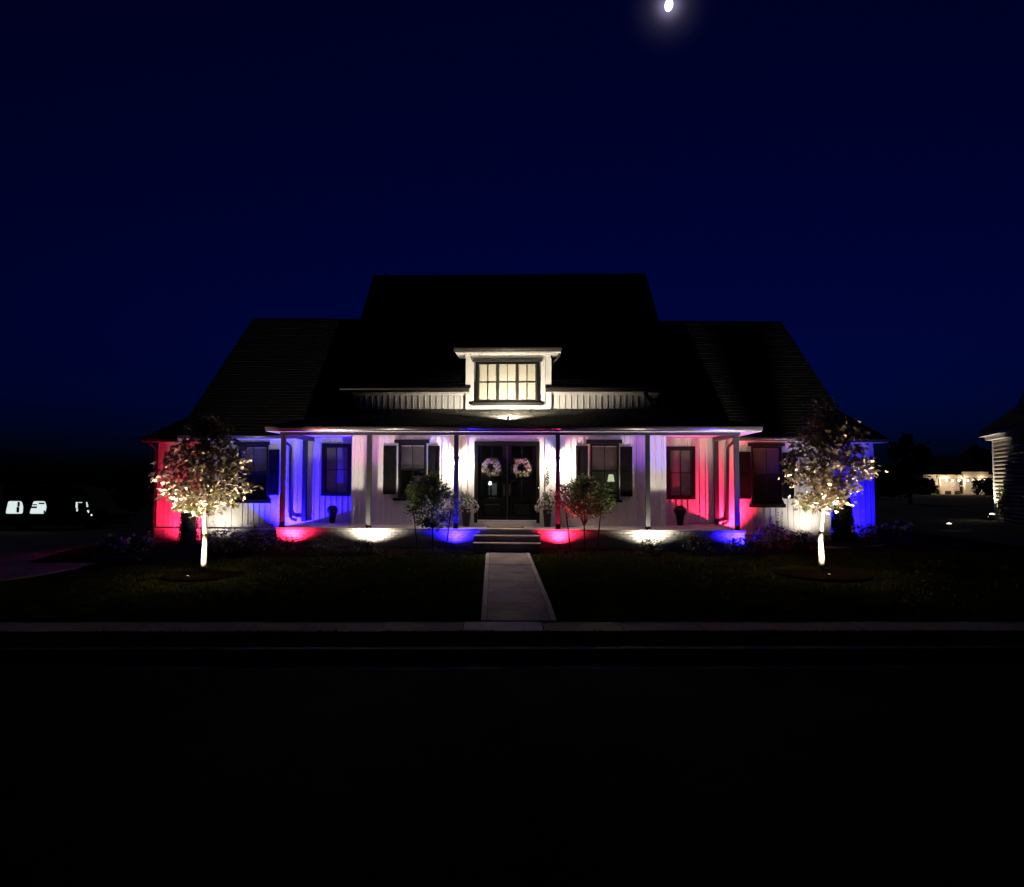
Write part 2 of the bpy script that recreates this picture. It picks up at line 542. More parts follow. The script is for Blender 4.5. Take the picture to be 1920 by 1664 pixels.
_bc = {}
PITCH = 0.165
def board_mesh(w, h, batten):
    k = (round(w, 4), round(h, 4), batten)
    if k in _bc: return _bc[k]
    if batten:
        prof = [(0, 0), (0, -0.024), (0.006, -0.029), (0.032, -0.029), (0.038, -0.024), (0.038, -0.011), (w-0.002, -0.009), (w-0.002, 0)]
    else:
        prof = [(0, 0), (0, -0.012), (w-0.002, -0.010), (w-0.002, 0)]
    mb = MB(); kk = len(prof)
    mb.v = [(x, y, 0) for x, y in prof] + [(x, y, h) for x, y in prof]
    for i in range(kk-1): mb.f.append((i, i+1, kk+i+1, kk+i))
    mb.f.append(tuple(range(kk-1, -1, -1))); mb.f.append(tuple(range(kk, 2*kk)))
    _bc[k] = mb.mesh('siding_board', M['siding'])
    return _bc[k]
def siding(wall, x0, x1, z0, z1, y, holes):
    g = []
    x = x0
    while x < x1-0.01: g.append(round(x, 4)); x += PITCH
    cuts = sorted({*g, round(x1, 4), *[round(h[0], 4) for h in holes if x0 < h[0] < x1], *[round(h[1], 4) for h in holes if x0 < h[1] < x1]})
    gs = set(g)
    for a, b in zip(cuts, cuts[1:]):
        if b-a < 0.012: continue
        spans = [(z0, z1)]
        for h in holes:
            if h[0]-1e-4 <= a and b <= h[1]+1e-4:
                ns = []
                for c, d in spans:
                    if h[3] <= c or h[2] >= d: ns.append((c, d)); continue
                    if h[2] > c: ns.append((c, h[2]))
                    if h[3] < d: ns.append((h[3], d))
                spans = ns
        for c, d in spans:
            if d-c < 0.03: continue
            o = link('siding_board', board_mesh(b-a, d-c, (a in gs) and b-a > 0.06), wall)
            o.location = (a, y-0.001, c)

# openings of windows: x0,x1,z0,z1 (outer casing) per wall plane
CW = [(-2.985, -2.225, 1.70, 3.19), (2.255, 3.03, 1.68, 3.18)]
DOOR = (-0.893, 0.889, PORCH_Z+0.01, 3.246)
RWL = (-5.50, -4.63, 1.71, 3.24); RWR = (4.50, 5.32, 1.655, 3.17)
WWL = (-7.985, -7.10, 1.60, 3.19); WWR = (6.905, 7.755, 1.545, 3.175)
DW = (-0.87, 0.87, 4.30, 5.42)
Y1, Y2 = 1.2, 2.8
TOP = 3.42

def room(parent, x0, x1, z0, z1, y, d=0.9):
    mb = MB()
    e = 0.25
    a, b, c, f = x0-e, x1+e, z0-e, z1+e
    ya, yb = y+0.145, y+d
    mb.quad((a, yb, c), (b, yb, c), (b, yb, f), (a, yb, f))
    mb.quad((a, ya, c), (a, ya, f), (a, yb, f), (a, yb, c))
    mb.quad((b, ya, f), (b, ya, c), (b, yb, c), (b, yb, f))
    mb.quad((a, ya, c), (a, yb, c), (b, yb, c), (b, ya, c))
    mb.quad((a, ya, f), (b, ya, f), (b, yb, f), (a, yb, f))
    return mb.build('interior', M['room'], parent)

wc = wall_panel(-4.25, 4.27, PORCH_Z-0.02, 4.58, 0, [CW[0], CW[1], DOOR])
wc.quad((-4.25, 0, PORCH_Z), (-4.25, 0, 4.58), (-4.25, 1.2, 4.58), (-4.25, 1.2, PORCH_Z))
wc.quad((4.27, 0, 4.58), (4.27, 0, PORCH_Z), (4.27, 1.2, PORCH_Z), (4.27, 1.2, 4.58))
wallC = wc.build('wall', M['siding'], house)
siding(wallC, -4.25, 4.27, 1.03, 3.37, 0, [CW[0], CW[1], (DOOR[0], DOOR[1], 0, DOOR[3])])
MB().box(-4.26, -0.91, -0.025, -0.002, PORCH_Z, 1.028).build('skirt_board', M['trim'], wallC)
MB().box(0.91, 4.28, -0.025, -0.002, PORCH_Z, 1.028).build('skirt_board', M['trim'], wallC)
# corner trims
for x in (-4.268, 4.222):
    MB().box(x, x+0.066, -0.042, 0.03, PORCH_Z, 3.39).build('corner_trim', M['trim'], wallC)
# upper (knee) wall boards, dormer boards
DX0, DX1 = -1.15, 1.19
siding(wallC, -4.10, DX0-0.02, 4.10, 4.50, 0, [])
siding(wallC, DX1+0.02, 4.06, 4.10, 4.50, 0, [])
MB().box(-4.25, DX0, -0.03, -0.002, 4.503, 4.56).box(DX1, 4.27, -0.03, -0.002, 4.503, 4.56).build('frieze_board', M['trim'], wallC)

wl = wall_panel(-9.05, -4.25, 0.70, TOP, Y1, [RWL, WWL])
wl.quad((-9.05, Y1, 0), (-9.05, Y1, TOP), (-9.05, Y1+4, TOP), (-9.05, Y1+4, 0))
wallL = wl.build('wall', M['siding'], house)
siding(wallL, -9.03, -6.25, 0.775, TOP-0.05, Y1, [WWL])
siding(wallL, -6.25, -4.26, PORCH_Z+0.03, TOP-0.05, Y1, [RWL])
wr = wall_panel(4.27, 9.08, 0.70, TOP, Y1, [RWR, WWR])
wr.quad((9.08, Y1, TOP), (9.08, Y1, 0), (9.08, Y1+4, 0), (9.08, Y1+4, TOP))
wallR = wr.build('wall', M['siding'], house)
siding(wallR, 4.29, 6.26, PORCH_Z+0.03, TOP-0.05, Y1, [RWR])
siding(wallR, 6.26, 9.06, 0.735, TOP-0.05, Y1, [WWR])
for x in (-9.06,): MB().box(x, x+0.07, Y1-0.042, Y1+0.04, 0.77, TOP-0.05).build('corner_trim', M['trim'], wallL)
MB().box(9.02, 9.09, Y1-0.042, Y1+0.04, 0.73, TOP-0.05).build('corner_trim', M['trim'], wallR)
# set-back end wings
we = wall_panel(-11.32, -9.06, 0.55, TOP-0.05, Y2, [])
we.quad((-11.32, Y2, -0.4), (-11.32, Y2, TOP-0.05), (-11.32, Y2+6, TOP-0.05), (-11.32, Y2+6, -0.4))
wallE = we.build('wall', M['siding'], house)
siding(wallE, -11.25, -9.06, 0.66, 3.2, Y2, [])
MB().box(-11.33, -11.255, Y2-0.04, Y2+0.05, 0.66, 3.2).build('corner_trim', M['trim'], wallE)
MB().box(-11.32, -9.06, Y2-0.03, Y2-0.003, 3.202, 3.36).build('frieze_board', M['trim'], wallE)
wf = wall_panel(9.09, 11.05, 0.40, TOP-0.05, Y2, [])
wf.quad((11.05, Y2, TOP-0.05), (11.05, Y2, -0.1), (11.05, Y2+6, -0.1), (11.05, Y2+6, TOP-0.05))
wallF = wf.build('wall', M['siding'], house)
siding(wallF, 9.09, 10.98, 0.78, 3.2, Y2, [])
MB().box(10.985, 11.06, Y2-0.04, Y2+0.05, 0.78, 3.2).build('corner_trim', M['trim'], wallF)
MB().box(9.09, 11.05, Y2-0.03, Y2-0.003, 3.202, 3.36).build('frieze_board', M['trim'], wallF)
MB().box(-9.05, -4.26, Y1-0.03, Y1-0.003, 3.372, 3.41).build('frieze_board', M['trim'], wallL)
MB().box(4.28, 9.08, Y1-0.03, Y1-0.003, 3.372, 3.41).build('frieze_board', M['trim'], wallR)

# --- brickwork: painted brick bases; the best-lit 300 bricks are single objects
BL, BH, BT = 0.172, 0.060, 0.0  # length, height
_brick = {}
def brick_mesh(w):
    k = round(w, 3)
    if k not in _brick:
        _brick[k] = MB().bbox(0, w, -0.022, 0.02, 0, BH, 0.005).mesh('brick', M['brick'])
    return _brick[k]
brick_left = [300]
def brick_face(name, x0, x1, z1, rows, y, skip=None, pick=None, parent=house, back=0.1):
    z0 = z1-rows*0.067
    base = MB().box(x0+0.01, x1-0.01, y, y+back, z0-0.25, z1).build(name, M['mortar'], parent)
    rest = MB()
    br = random.Random(hash(round(x0*100)) & 255)
    for r in range(rows):
        x = x0 - (0.09 if r % 2 else 0)
        while x < x1-0.02:
            a = max(x, x0); b = min(x+BL, x1)
            x += BL+0.008
            if b-a < 0.03: continue
            z = z1-(r+1)*0.067+0.004
            if skip and skip(a, b, z): continue
            dy = br.uniform(-0.003, 0.003)
            if (pick is None or pick((a+b)/2, z)) and brick_left[0] > 0:
                brick_left[0] -= 1
                o = link('brick', brick_mesh(b-a), base); o.location = (a, y+dy, z)
            else:
                rest.bbox(a, b, y-0.022+dy, y+0.02, z, z+BH, 0.005)
    if rest.v: rest.build('brickwork', M['brick'], base, kind='stuff')
    return base
SX0, SX1, SY = -5.82, 5.98, -1.35
def lit(x, z):
    return (-5.9 < x < -4.7 or -4.1 < x < -2.6 or -2.3 < x < -0.4 or 0.6 < x < 2.5 or 2.9 < x < 4.5 or x > 5.2) and z > 0.60
pb = brick_face('porch_base', SX0, SX1, 0.918, 8, SY, skip=lambda a, b, z: a > -0.72 and b < 0.88, pick=lit)
pbs = MB().box(SX0+0.012, SX0+0.10, SY+0.105, Y1-0.01, 0.1, 0.918).box(SX1-0.10, SX1-0.012, SY+0.105, Y1-0.01, 0.1, 0.918)
pbs.build('end_wall', M['brick'], pb)
fl = MB().box(SX0-0.02, SX1+0.02, SY-0.035, Y1-0.02, 0.92, PORCH_Z)
fl.build('porch_floor', M['concrete'], house)
def base_wing(x0, x1, y, z1, rows, wall):
    brick_face('brick_base', x0, x1, z1, rows, y, pick=lambda x, z: False, back=0.06)
    MB().extrude_x([(y-0.04, z1+0.002), (y-0.04, z1+0.022), (y+0.055, z1+0.05), (y+0.055, z1+0.002)], x0-0.01, x1+0.01).build('ledge_cap', M['trim'], house)
base_wing(-9.06, SX0-0.03, Y1-0.07, 0.715, 8, wallL)
base_wing(SX1+0.03, 9.09, Y1-0.07, 0.675, 6, wallR)
base_wing(-11.42, -9.07, Y2-0.07, 0.60, 10, wallE)
base_wing(9.10, 11.07, Y2-0.07, 0.72, 7, wallF)
# --- steps
for zt, yf, a, b in ((0.80, -1.66, -0.735, 0.905), (0.64, -1.96, -0.72, 0.915)):
    MB().bbox(a, b, yf, SY-0.04, 0.1, zt, 0.012).build('step', M['concrete'], house)
    MB().bbox(a-0.004, b+0.004, yf-0.02, yf+0.30, zt+0.001, zt+0.022, 0.006).build('step_nosing', M['concrete2'], house)

# --- porch posts, beam, ceiling, soffit, gutters
PY = -1.22
for i, x in enumerate((-5.735, -3.485, -1.24, 1.353, 3.615, 5.83)):
    p = MB().box(x-0.055, x+0.055, PY-0.055, PY+0.055, PORCH_Z+0.002, 3.335).build('porch_post', M['post'], house)
    MB().box(x-0.066, x+0.066, PY-0.066, PY+0.066, PORCH_Z+0.003, PORCH_Z+0.03).build('post_base', M['post'], p)
for x in (-6.0+0.02, 5.90):
    MB().box(x-0.06, x+0.06, 1.055, 1.158, PORCH_Z+0.002, 3.335).build('porch_post', M['post'], house)
MB().box(-5.82, 5.92, PY-0.06, PY+0.06, 3.338, 3.415).build('porch_beam', M['post'], house)
for x in (-5.78, 5.79):
    MB().box(x, x+0.09, PY+0.062, 1.045, 3.30, 3.415).build('porch_beam', M['post'], house)
EX0, EX1, EY = -6.02, 6.33, -1.66
ce = MB().box(-5.80, 5.90, PY+0.065, Y1-0.035, 3.418, 3.44)
ce.build('porch_ceiling', mat('ceiling_board', (0.46, 0.45, 0.43), 0.7, var=0.08, scale=4), house)
for k, x in enumerate(frange(-5.4, 5.4, 6)):
    if abs(x) > 5: MB().lathe([(0.05, 0), (0.05, 0.012)], 10, (x, -0.3, 3.405)).build('downlight', M['trim'], house)
# soffit: separate vented panels
sp = MB()
x = EX0+0.02
while x < EX1-0.03:
    b = min(x+0.098, EX1-0.02)
    sp.box(x, b-0.010, EY+0.02, PY-0.062, 3.410, 3.428)
    x += 0.10
for y in frange(PY, 0.6, 18):
    sp.box(EX0+0.02, -5.81, y, y+0.09, 3.410, 3.428); sp.box(5.91, EX1-0.02, y, y+0.09, 3.410, 3.428)
sp.build('soffit', mat('soffit_panel', (0.5, 0.49, 0.46), 0.55, var=0.05, scale=4), house, kind='stuff')
MB().box(EX0, EX1, EY+0.02, 0.68, 3.430, 3.445).build('soffit_backing', M['trim'], house)
def gutter_profile(y, z, s=1.0):  # K-style gutter: y = back, opens up
    h = 0.105*s; d = 0.105*s
    return [(y, z), (y-d*0.55, z), (y-d*0.66, z+h*0.30), (y-d*0.95, z+h*0.55), (y-d, z+h*0.80), (y-d, z+h), (y-d*0.90, z+h), (y-d*0.88, z+h*0.86), (y, z+h*0.86)]
MB().extrude_x(gutter_profile(EY, 3.408), EX0, EX1).build('gutter', M['gutter'], house)
MB().box(EX0, EX1, EY+0.002, EY+0.018, 3.404, 3.50).build('fascia', M['trim'], house)
for x, s in ((EX0, -1), (EX1, 1)):
    MB().box(min(x, x+s*0.016), max(x, x+s*0.016), EY+0.02, 0.66, 3.404, 3.49).build('fascia', M['trim'], house)
# wing eaves
for x0, x1, y, z in ((-9.55, EX0-0.03, 0.72, 3.35), (EX1+0.03, 9.55, 0.72, 3.30)):
    MB().extrude_x(gutter_profile(y, z+0.01, 0.9), x0, x1).build('gutter', M['gutter'], house)
    MB().box(x0, x1, y+0.002, y+0.018, z, z+0.12).build('fascia', M['trim'], house)
    MB().box(x0, x1, y+0.02, Y1-0.035, z+0.008, z+0.022).build('soffit_board', M['trim'], house)
for x0, x1 in ((-11.62, -9.10), (9.12, 11.28)):
    y, z = 2.32, 3.345
    MB().extrude_x(gutter_profile(y, z+0.01, 0.9), x0, x1).build('gutter', M['darkgutter'], house)
    MB().box(x0, x1, y+0.002, y+0.018, z, z+0.12).build('fascia', M['trim'], house)
    MB().box(x0, x1, y+0.02, Y2+0.02, z+0.012, z+0.026).build('soffit_board', M['trim'], house)
# upper eave either side of the dormer (dark gutters)
for x0, x1 in ((-4.58, -1.02), (1.05, 4.60)):
    MB().extrude_x(gutter_profile(-0.20, 4.575, 1.0), x0, x1).build('gutter', M['darkgutter'], house)
    MB().box(x0, x1, -0.198, -0.18, 4.57, 4.69).build('fascia', M['trim'], house)
    MB().box(x0, x1, -0.178, -0.001, 4.565, 4.58).build('soffit_board', M['trim'], house)

# --- downspouts
def downspout(pts, r=0.042):
    mb = MB(); mb.tube(pts, r, 8); return mb.build('downspout', M['darkgutter'], house, smooth=False)
downspout([(-6.50, 0.70, 3.37), (-6.50, 0.76, 3.30), (-6.42, 1.02, 3.19), (-6.41, 1.09, 3.10), (-6.40, 1.10, 1.25), (-6.38, 1.09, 1.12), (-6.30, 1.02, 1.05), (-6.16, 0.98, 1.01)])
downspout([(6.30, 0.70, 3.32), (6.30, 0.76, 3.28), (6.24, 1.02, 3.17), (6.23, 1.09, 3.08), (6.20, 1.10, 1.20), (6.19, 1.09, 1.06), (6.12, 1.02, 1.00), (6.02, 0.9, 0.985)])
downspout([(-11.4, 2.4, 3.3), (-11.38, 2.62, 3.18), (-11.375, 2.70, 3.08), (-11.37, 2.70, 0.15), (-11.36, 2.62, 0.05)], 0.04)
downspout([(3.72, -0.22, 4.56), (3.76, -0.2, 4.46), (3.86, -0.12, 4.36), (3.98, -0.09, 4.38), (4.06, -0.08, 4.34), (4.075, -0.08, 4.22), (4.08, -0.09, 4.14)], 0.055)
downspout([(4.15, -0.22, 4.58), (4.13, -0.15, 4.48), (4.09, -0.09, 4.38), (4.08, -0.085, 4.2)], 0.05)
downspout([(-4.32, -0.22, 4.58), (-4.27, -0.12, 4.46), (-4.20, -0.08, 4.36), (-4.19, -0.08, 4.12)], 0.05)
downspout([(1.42, -0.24, 5.63), (1.36, -0.08, 5.50), (1.25, 0.08, 5.42), (1.235, 0.2, 4.9), (1.26, 0.22, 4.75)], 0.035)

# --- dormer
dz0, dz1 = 4.08, 5.60
dwall = wall_panel(DX0, DX1, dz0, dz1, -0.045, [DW], 0.12)
dwall.quad((DX0, -0.045, dz0), (DX0, -0.045, dz1), (DX0, 2.0, dz1), (DX0, 2.0, dz0))
dwall.quad((DX1, -0.045, dz1), (DX1, -0.045, dz0), (DX1, 2.0, dz0), (DX1, 2.0, dz1))
dorm = dwall.build('dormer', M['siding'], house)
siding(dorm, DX0+0.005, DX1-0.07, 4.18, 5.52, -0.046, [(-0.96, 0.96, 4.22, 5.50)])
MB().box(DX0, DX1, -0.075, -0.046, 4.10, 4.178).box(DX0, DX1, -0.072, -0.047, 5.523, 5.60).build('frieze_board', M['trim'], dorm)
MB().box(DX1-0.068, DX1+0.01, -0.085, 0.01, 4.18, 5.52).build('corner_trim', M['trim'], dorm)
MB().extrude_x([(-0.40, 5.66), (-0.40, 5.70), (2.2, 6.02), (2.2, 5.98)], DX0-0.24, DX1+0.26).build('dormer_roof', M['shingle'], house)
MB().extrude_x(gutter_profile(-0.40, 5.635, 0.95), DX0-0.27, DX1+0.28).build('gutter', M['gutter'], house)
ds = MB()
x = DX0-0.02
while x < DX1+0.02:
    ds.box(x, x+0.072, -0.395, -0.05, 5.600, 5.622); x += 0.085
ds.build('soffit', M['trim'], dorm, kind='stuff')
MB().box(DX0-0.24, DX1+0.26, -0.398, 0.5, 5.624, 5.64).build('soffit_backing', M['trim'], dorm)

# --- windows
def muntins(w, panes, m, y, t=0.012):
    """panes: (x0,x1,z0,z1,nx,nz)"""
    mb = MB()
    for x0, x1, z0, z1, nx, nz in panes:
        for i in range(1, nx):
            x = x0+(x1-x0)*i/nx; mb.box(x-t, x+t, y-0.012, y-0.001, z0, z1)
        for j in range(1, nz):
            z = z0+(z1-z0)*j/nz
            for i in range(nx):
                a = x0+(x1-x0)*i/nx; b = x0+(x1-x0)*(i+1)/nx
                mb.box(a+(t+0.0005 if i else 0), b-(t+0.0005 if i < nx-1 else 0), y-0.012, y-0.001, z-t, z+t)
    if mb.v: mb.build('muntin', m, w)
def frame_ring(mb, x0, x1, z0, z1, cw, y0, y1):
    mb.box(x0, x0+cw, y0, y1, z0, z1); mb.box(x1-cw, x1, y0, y1, z0, z1)
    mb.box(x0+cw, x1-cw, y0, y1, z0, z0+cw); mb.box(x0+cw, x1-cw, y0, y1, z1-cw, z1)
def blind(w, x0, x1, z0, z1, y, sl=0.026):
    mb = MB()
    z = z0
    while z < z1-0.02:
        mb.quad((x0, y-0.008, z), (x1, y-0.008, z), (x1, y+0.008, z+sl*0.86), (x0, y+0.008, z+sl*0.86))
        z += sl
    mb.box(x0, x1, y-0.015, y+0.015, z1-0.03, z1)
    mb.build('blind', M['blind'], w)
def sash_window(o, y, rail, header, sill, label=None, blinds=True):
    x0, x1, z0, z1 = o
    mb = MB(); frame_ring(mb, x0, x1, z0, z1, 0.036, y-0.055, y+0.06)
    w = mb.build('window', M['black'], house, label=label)
    a, b = x0+0.037, x1-0.037
    s1 = MB(); frame_ring(s1, a, b, rail, z1-0.037, 0.018, y-0.02, y+0.015); s1.build('sash', M['black'], w)
    s2 = MB(); frame_ring(s2, a, b, z0+0.037, rail-0.002, 0.026, y+0.018, y+0.05); s2.build('sash', M['black'], w)
    MB().box(a, b, y-0.028, y-0.021, rail-0.022, rail+0.022).build('meeting_rail', M['black'], w)
    MB().box(a+0.018, b-0.018, y-0.004, y+0.002, rail+0.018, z1-0.056).build('pane', M['glass'], w)
    MB().box(a+0.026, b-0.026, y+0.032, y+0.038, z0+0.064, rail-0.028).build('pane', M['glass'], w)
    muntins(w, [(a+0.018, b-0.018, rail+0.02, z1-0.056, 2, 1)], M['black'], y-0.004, 0.009)
    muntins(w, [(a+0.026, b-0.026, z0+0.064, rail-0.028, 2, 1)], M['black'], y+0.032, 0.009)
    if blinds: blind(w, a+0.02, b-0.02, rail+0.02, z1-0.05, y+0.075)
    if header: MB().bbox(*header[:2], y-0.10, y-0.003, *header[2:], 0.006).build('header', M['black'], w)
    if sill: MB().bbox(*sill[:2], y-0.11, y-0.003, *sill[2:], 0.006).build('sill', M['black'], w)
    room(w, x0, x1, z0, z1, y)
    return w
wL = sash_window(CW[0], 0, 2.482, (-3.09, -2.15, 3.193, 3.29), (-3.115, -2.195, 1.62, 1.697))
wR = sash_window(CW[1], 0, 2.454, (2.145, 3.11, 3.183, 3.295), (2.15, 3.105, 1.60, 1.677))
wingL = sash_window(WWL, Y1, 2.393, (-8.13, -7.06, 3.193, 3.285), (-8.13, -6.99, 1.49, 1.597))
wingR = sash_window(WWR, Y1, 2.377, (6.815, 7.84, 3.178, 3.265), (6.82, 7.83, 1.44, 1.542))
def fixed_window(o, y):
    x0, x1, z0, z1 = o
    mb = MB(); frame_ring(mb, x0, x1, z0, z1, 0.115, y-0.06, y+0.06)
    w = mb.build('window', M['black'], house)
    a, b, c, d = x0+0.116, x1-0.116, z0+0.116, z1-0.116
    MB().box(a, b, y-0.003, y+0.003, c, d).build('pane', M['glass'], w)
    muntins(w, [(a, b, c, d, 2, 2)], M['black'], y-0.004, 0.012)
    MB().box(a-0.1, b+0.1, y+0.09, y+0.10, c-0.1, d+0.1).build('shade', M['room'], w)
    room(w, x0, x1, z0, z1, y)
    return w
fixed_window(RWL, Y1); fixed_window(RWR, Y1)
# dormer window, three units
y = -0.045
mb = MB(); frame_ring(mb, DW[0], DW[1], DW[2], DW[3], 0.06, y-0.055, y+0.06)
dwin = mb.build('window', M['black'], house)
M['frame2'] = mat('window_frame_paint', (0.030, 0.029, 0.026), 0.4, var=0.1)
units = ((-0.762, -0.300), (-0.222, 0.222), (0.300, 0.762))
MB().box(-0.299, -0.223, y-0.05, y+0.05, 4.361, 5.359).build('mullion', M['frame2'], dwin)
MB().box(0.223, 0.299, y-0.05, y+0.05, 4.361, 5.359).build('mullion', M['frame2'], dwin)
MB().box(-0.809, -0.763, y-0.045, y+0.05, 4.361, 5.359).build('jamb', M['frame2'], dwin)
MB().box(0.763, 0.809, y-0.045, y+0.05, 4.361, 5.359).build('jamb', M['frame2'], dwin)
for a, b in units:
    MB().box(a, b, y-0.006, y, 4.362, 5.358).build('pane', M['glass'], dwin)
    muntins(dwin, [(a, b, 4.362, 5.358, 2, 2)], M['frame2'], y-0.007, 0.011)
    MB().box(a-0.03, b+0.03, y+0.012, y+0.02, 4.34, 5.37).build('shade', M['shade'], dwin)
MB().bbox(-0.95, 0.95, y-0.10, y-0.002, 5.422, 5.485, 0.006).build('header', M['frame2'], dwin)
MB().bbox(-0.95, 0.95, y-0.12, y-0.002, 4.225, 4.297, 0.006).build('sill', M['frame2'], dwin)
room(dwin, -0.8, 0.8, 4.3, 5.4, y, 0.6)

# --- shutters
def shutter(x0, x1, z0, z1, y, rail):
    mb = MB(); mb.box(x0+0.04, x1-0.04, y-0.045, y-0.036, z0+0.04, z1-0.04)
    s = mb.build('shutter', M['shutter'], house)
    st = MB()
    st.box(x0, x0+0.055, y-0.065, y-0.036, z0, z1); st.box(x1-0.055, x1, y-0.065, y-0.036, z0, z1)
    for a, b in ((z0, z0+0.07), (rail-0.03, rail+0.03), (z1-0.07, z1)): st.box(x0+0.056, x1-0.056, y-0.065, y-0.036, a, b)
    st.build('stile_frame', M['shutter'], s)
shutter(-3.395, -3.04, 1.79, 3.125, 0, 2.42); shutter(-2.165, -1.84, 1.79, 3.125, 0, 2.42)
shutter(1.865, 2.19, 1.77, 3.125, 0, 2.40); shutter(3.06, 3.385, 1.76, 3.105, 0, 2.40)
shutter(-8.36, -8.04, 1.72, 3.09, Y1, 2.35); shutter(-7.075, -6.755, 1.725, 3.06, Y1, 2.35)
shutter(6.545, 6.875, 1.68, 3.02, Y1, 2.32); shutter(7.775, 8.08, 1.69, 3.0, Y1, 2.32)

# --- front door
mb = MB()
mb.box(-0.893, -0.80, -0.06, 0.09, 1.03, 3.246); mb.box(0.80, 0.889, -0.06, 0.09, 1.03, 3.246); mb.box(-0.799, 0.799, -0.06, 0.09, 3.14, 3.246)
dfr = mb.build('door_frame', M['black'], house)
MB().box(-0.90, 0.895, -0.10, 0.10, 0.962, 1.028).build('threshold', M['trim'], dfr)
MB().box(-0.795, 0.795, -0.085, 0.06, 1.030, 1.105).build('door_sill', M['trim'], dfr)
MB().box(-0.013, 0.013, -0.04, -0.001, 1.12, 3.135).build('astragal', M['post'], dfr)
room(dfr, -0.85, 0.85, 1.1, 3.1, 0, 2.6)
for s in (-1, 1):
    xs_ = (-0.795, -0.015) if s < 0 else (0.015, 0.795)
    x0, x1 = xs_
    la, lb = (-0.705, -0.13) if s < 0 else (0.116, 0.688)
    mb = MB()
    mb.box(x0, la, 0.0, 0.05, 1.11, 3.135); mb.box(lb, x1, 0.0, 0.05, 1.11, 3.135)
    mb.box(la, lb, 0.0, 0.05, 3.115, 3.135); mb.box(la, lb, 0.0, 0.05, 1.11, 1.20); mb.box(la, lb, 0.0, 0.05, 1.60, 1.698)
    mb.box(la, lb, 0.015, 0.04, 1.20, 1.60)
    d = mb.build('door', M['black'], house)
    MB().bbox(la+0.06, lb-0.06, 0.002, 0.016, 1.26, 1.54, 0.01).build('panel', M['black'], d)
    MB().box(la, lb, 0.022, 0.028, 1.698, 3.115).build('pane', M['glass'], d)
    muntins(d, [(la, lb, 1.698, 3.115, 2, 3)], M['black'], 0.022, 0.012)
    hx = -0.075 if s < 0 else 0.068
    h = MB(); h.box(hx-0.022, hx+0.022, -0.016, -0.001, 1.76, 2.08)
    h.tube([(hx, -0.02, 1.80), (hx, -0.06, 1.83), (hx, -0.06, 1.98), (hx, -0.02, 2.0)], 0.010, 6); h.ball((hx, -0.022, 2.04), 0.020)
    h.build('handle', M['steel'], d)
MB().box(0.846, 0.872, -0.085, -0.061, 1.95, 2.03).build('doorbell', M['black'], dfr)
MB().ball((0.859, -0.088, 1.985), 0.012).build('bell_button', emis('bell_glow', (0.85, 0.82, 1.0), 2.0), dfr)

# --- house number, running down the wall right of the door
def digit(ch, x, z, size):
    cu = bpy.data.curves.new('num', 'FONT'); cu.body = ch; cu.size = size; cu.extrude = 0.003; cu.offset = 0.0035; cu.shear = 0.35; cu.align_x = 'CENTER'; cu.align_y = 'CENTER'
    tmp = bpy.data.objects.new('num', cu); COL.objects.link(tmp)
    me = bpy.data.meshes.new_from_object(tmp.evaluated_get(bpy.context.evaluated_depsgraph_get()))
    bpy.data.objects.remove(tmp)
    me.materials.clear(); me.materials.append(M['number'])
    o = link('house_number', me, house)
    o.rotation_euler = (R(90), 0, 0); o.location = (x, -0.036, z)
bpy.context.view_layer.update()
for ch, x, z in (('2', 1.075, 2.555), ('5', 1.095, 2.405), ('8', 1.08, 2.255), ('9', 1.075, 2.105)): digit(ch, x, z, 0.20)

# --- roofs
def shingles(mb, a, b, c, d, rows, tab, seed, lift=0.012):
    """a,b eave corners (left,right), c,d top corners (right,left)"""
    a, b, c, d = map(Vector, (a, b, c, d))
    nrm = (b-a).cross(d-a).normalized()
    if nrm.z < 0: nrm = -nrm
    rr = random.Random(seed)
    for r in range(rows):
        t0, t1 = r/rows, (r+1.15)/rows
        l0, r0 = a.lerp(d, t0), b.lerp(c, t0)
        l1, r1 = a.lerp(d, min(1, t1)), b.lerp(c, min(1, t1))
        L = (r0-l0).length
        n_ = max(1, int(L/tab))
        us = [0]+[min(0.999, max(0.001, (k+0.5*(r % 2)+rr.uniform(-0.18, 0.18))/n_)) for k in range(1, n_)]+[1]
        for u, v in zip(us, us[1:]):
            h = lift+rr.uniform(0, 0.012)
            g = 0.006/max(L, 0.1)
            p0, p1 = l0.lerp(r0, u+g), l0.lerp(r0, v-g)
            q1, q0 = l1.lerp(r1, v-g), l1.lerp(r1, u+g)
            P0, P1 = p0+nrm*h, p1+nrm*h
            Q1, Q0 = q1+nrm*0.003, q0+nrm*0.003
            mb.quad(P0, P1, Q1, Q0); mb.quad(p0, p1, P1, P0)
FL, FR = (-9.62, 0.66, 3.45), (9.62, 0.66, 3.42)
RL, RR = (-9.72, 6.0, 8.13), (9.46, 6.0, 7.87)
SL, SR = (-11.32, 6.0, 4.86), (10.67, 6.0, 5.36)
mr = MB()
mr.poly([FL, FR, RR, RL]); mr.poly([FL, RL, SL]); mr.poly([FR, SR, RR])
BLk, BRk = (-9.62, 13, 3.4), (9.62, 13, 3.4)
mr.poly([RL, RR, BRk, BLk]); mr.poly([SL, RL, BLk]); mr.poly([SR, BRk, RR])
roofm = mr.build('roof', M['roof'], house)
sh = MB(); shingles(sh, FL, FR, RR, RL, 44, 0.42, 1); sh.build('shingles', M['shingle'], roofm, kind='stuff')
UL, UR = (-4.6, -0.20, 4.68), (4.62, -0.20, 4.68)
TL, TR = (-5.77, 8.0, 10.29), (4.95, 8.0, 10.26)
BL_, BR_ = (-7.05, 8.0, 4.8), (6.2, 8.0, 4.8)
def upl(x, y): return (x, y, 4.68+(y+0.20)*(10.29-4.68)/8.2)
ur = MB()
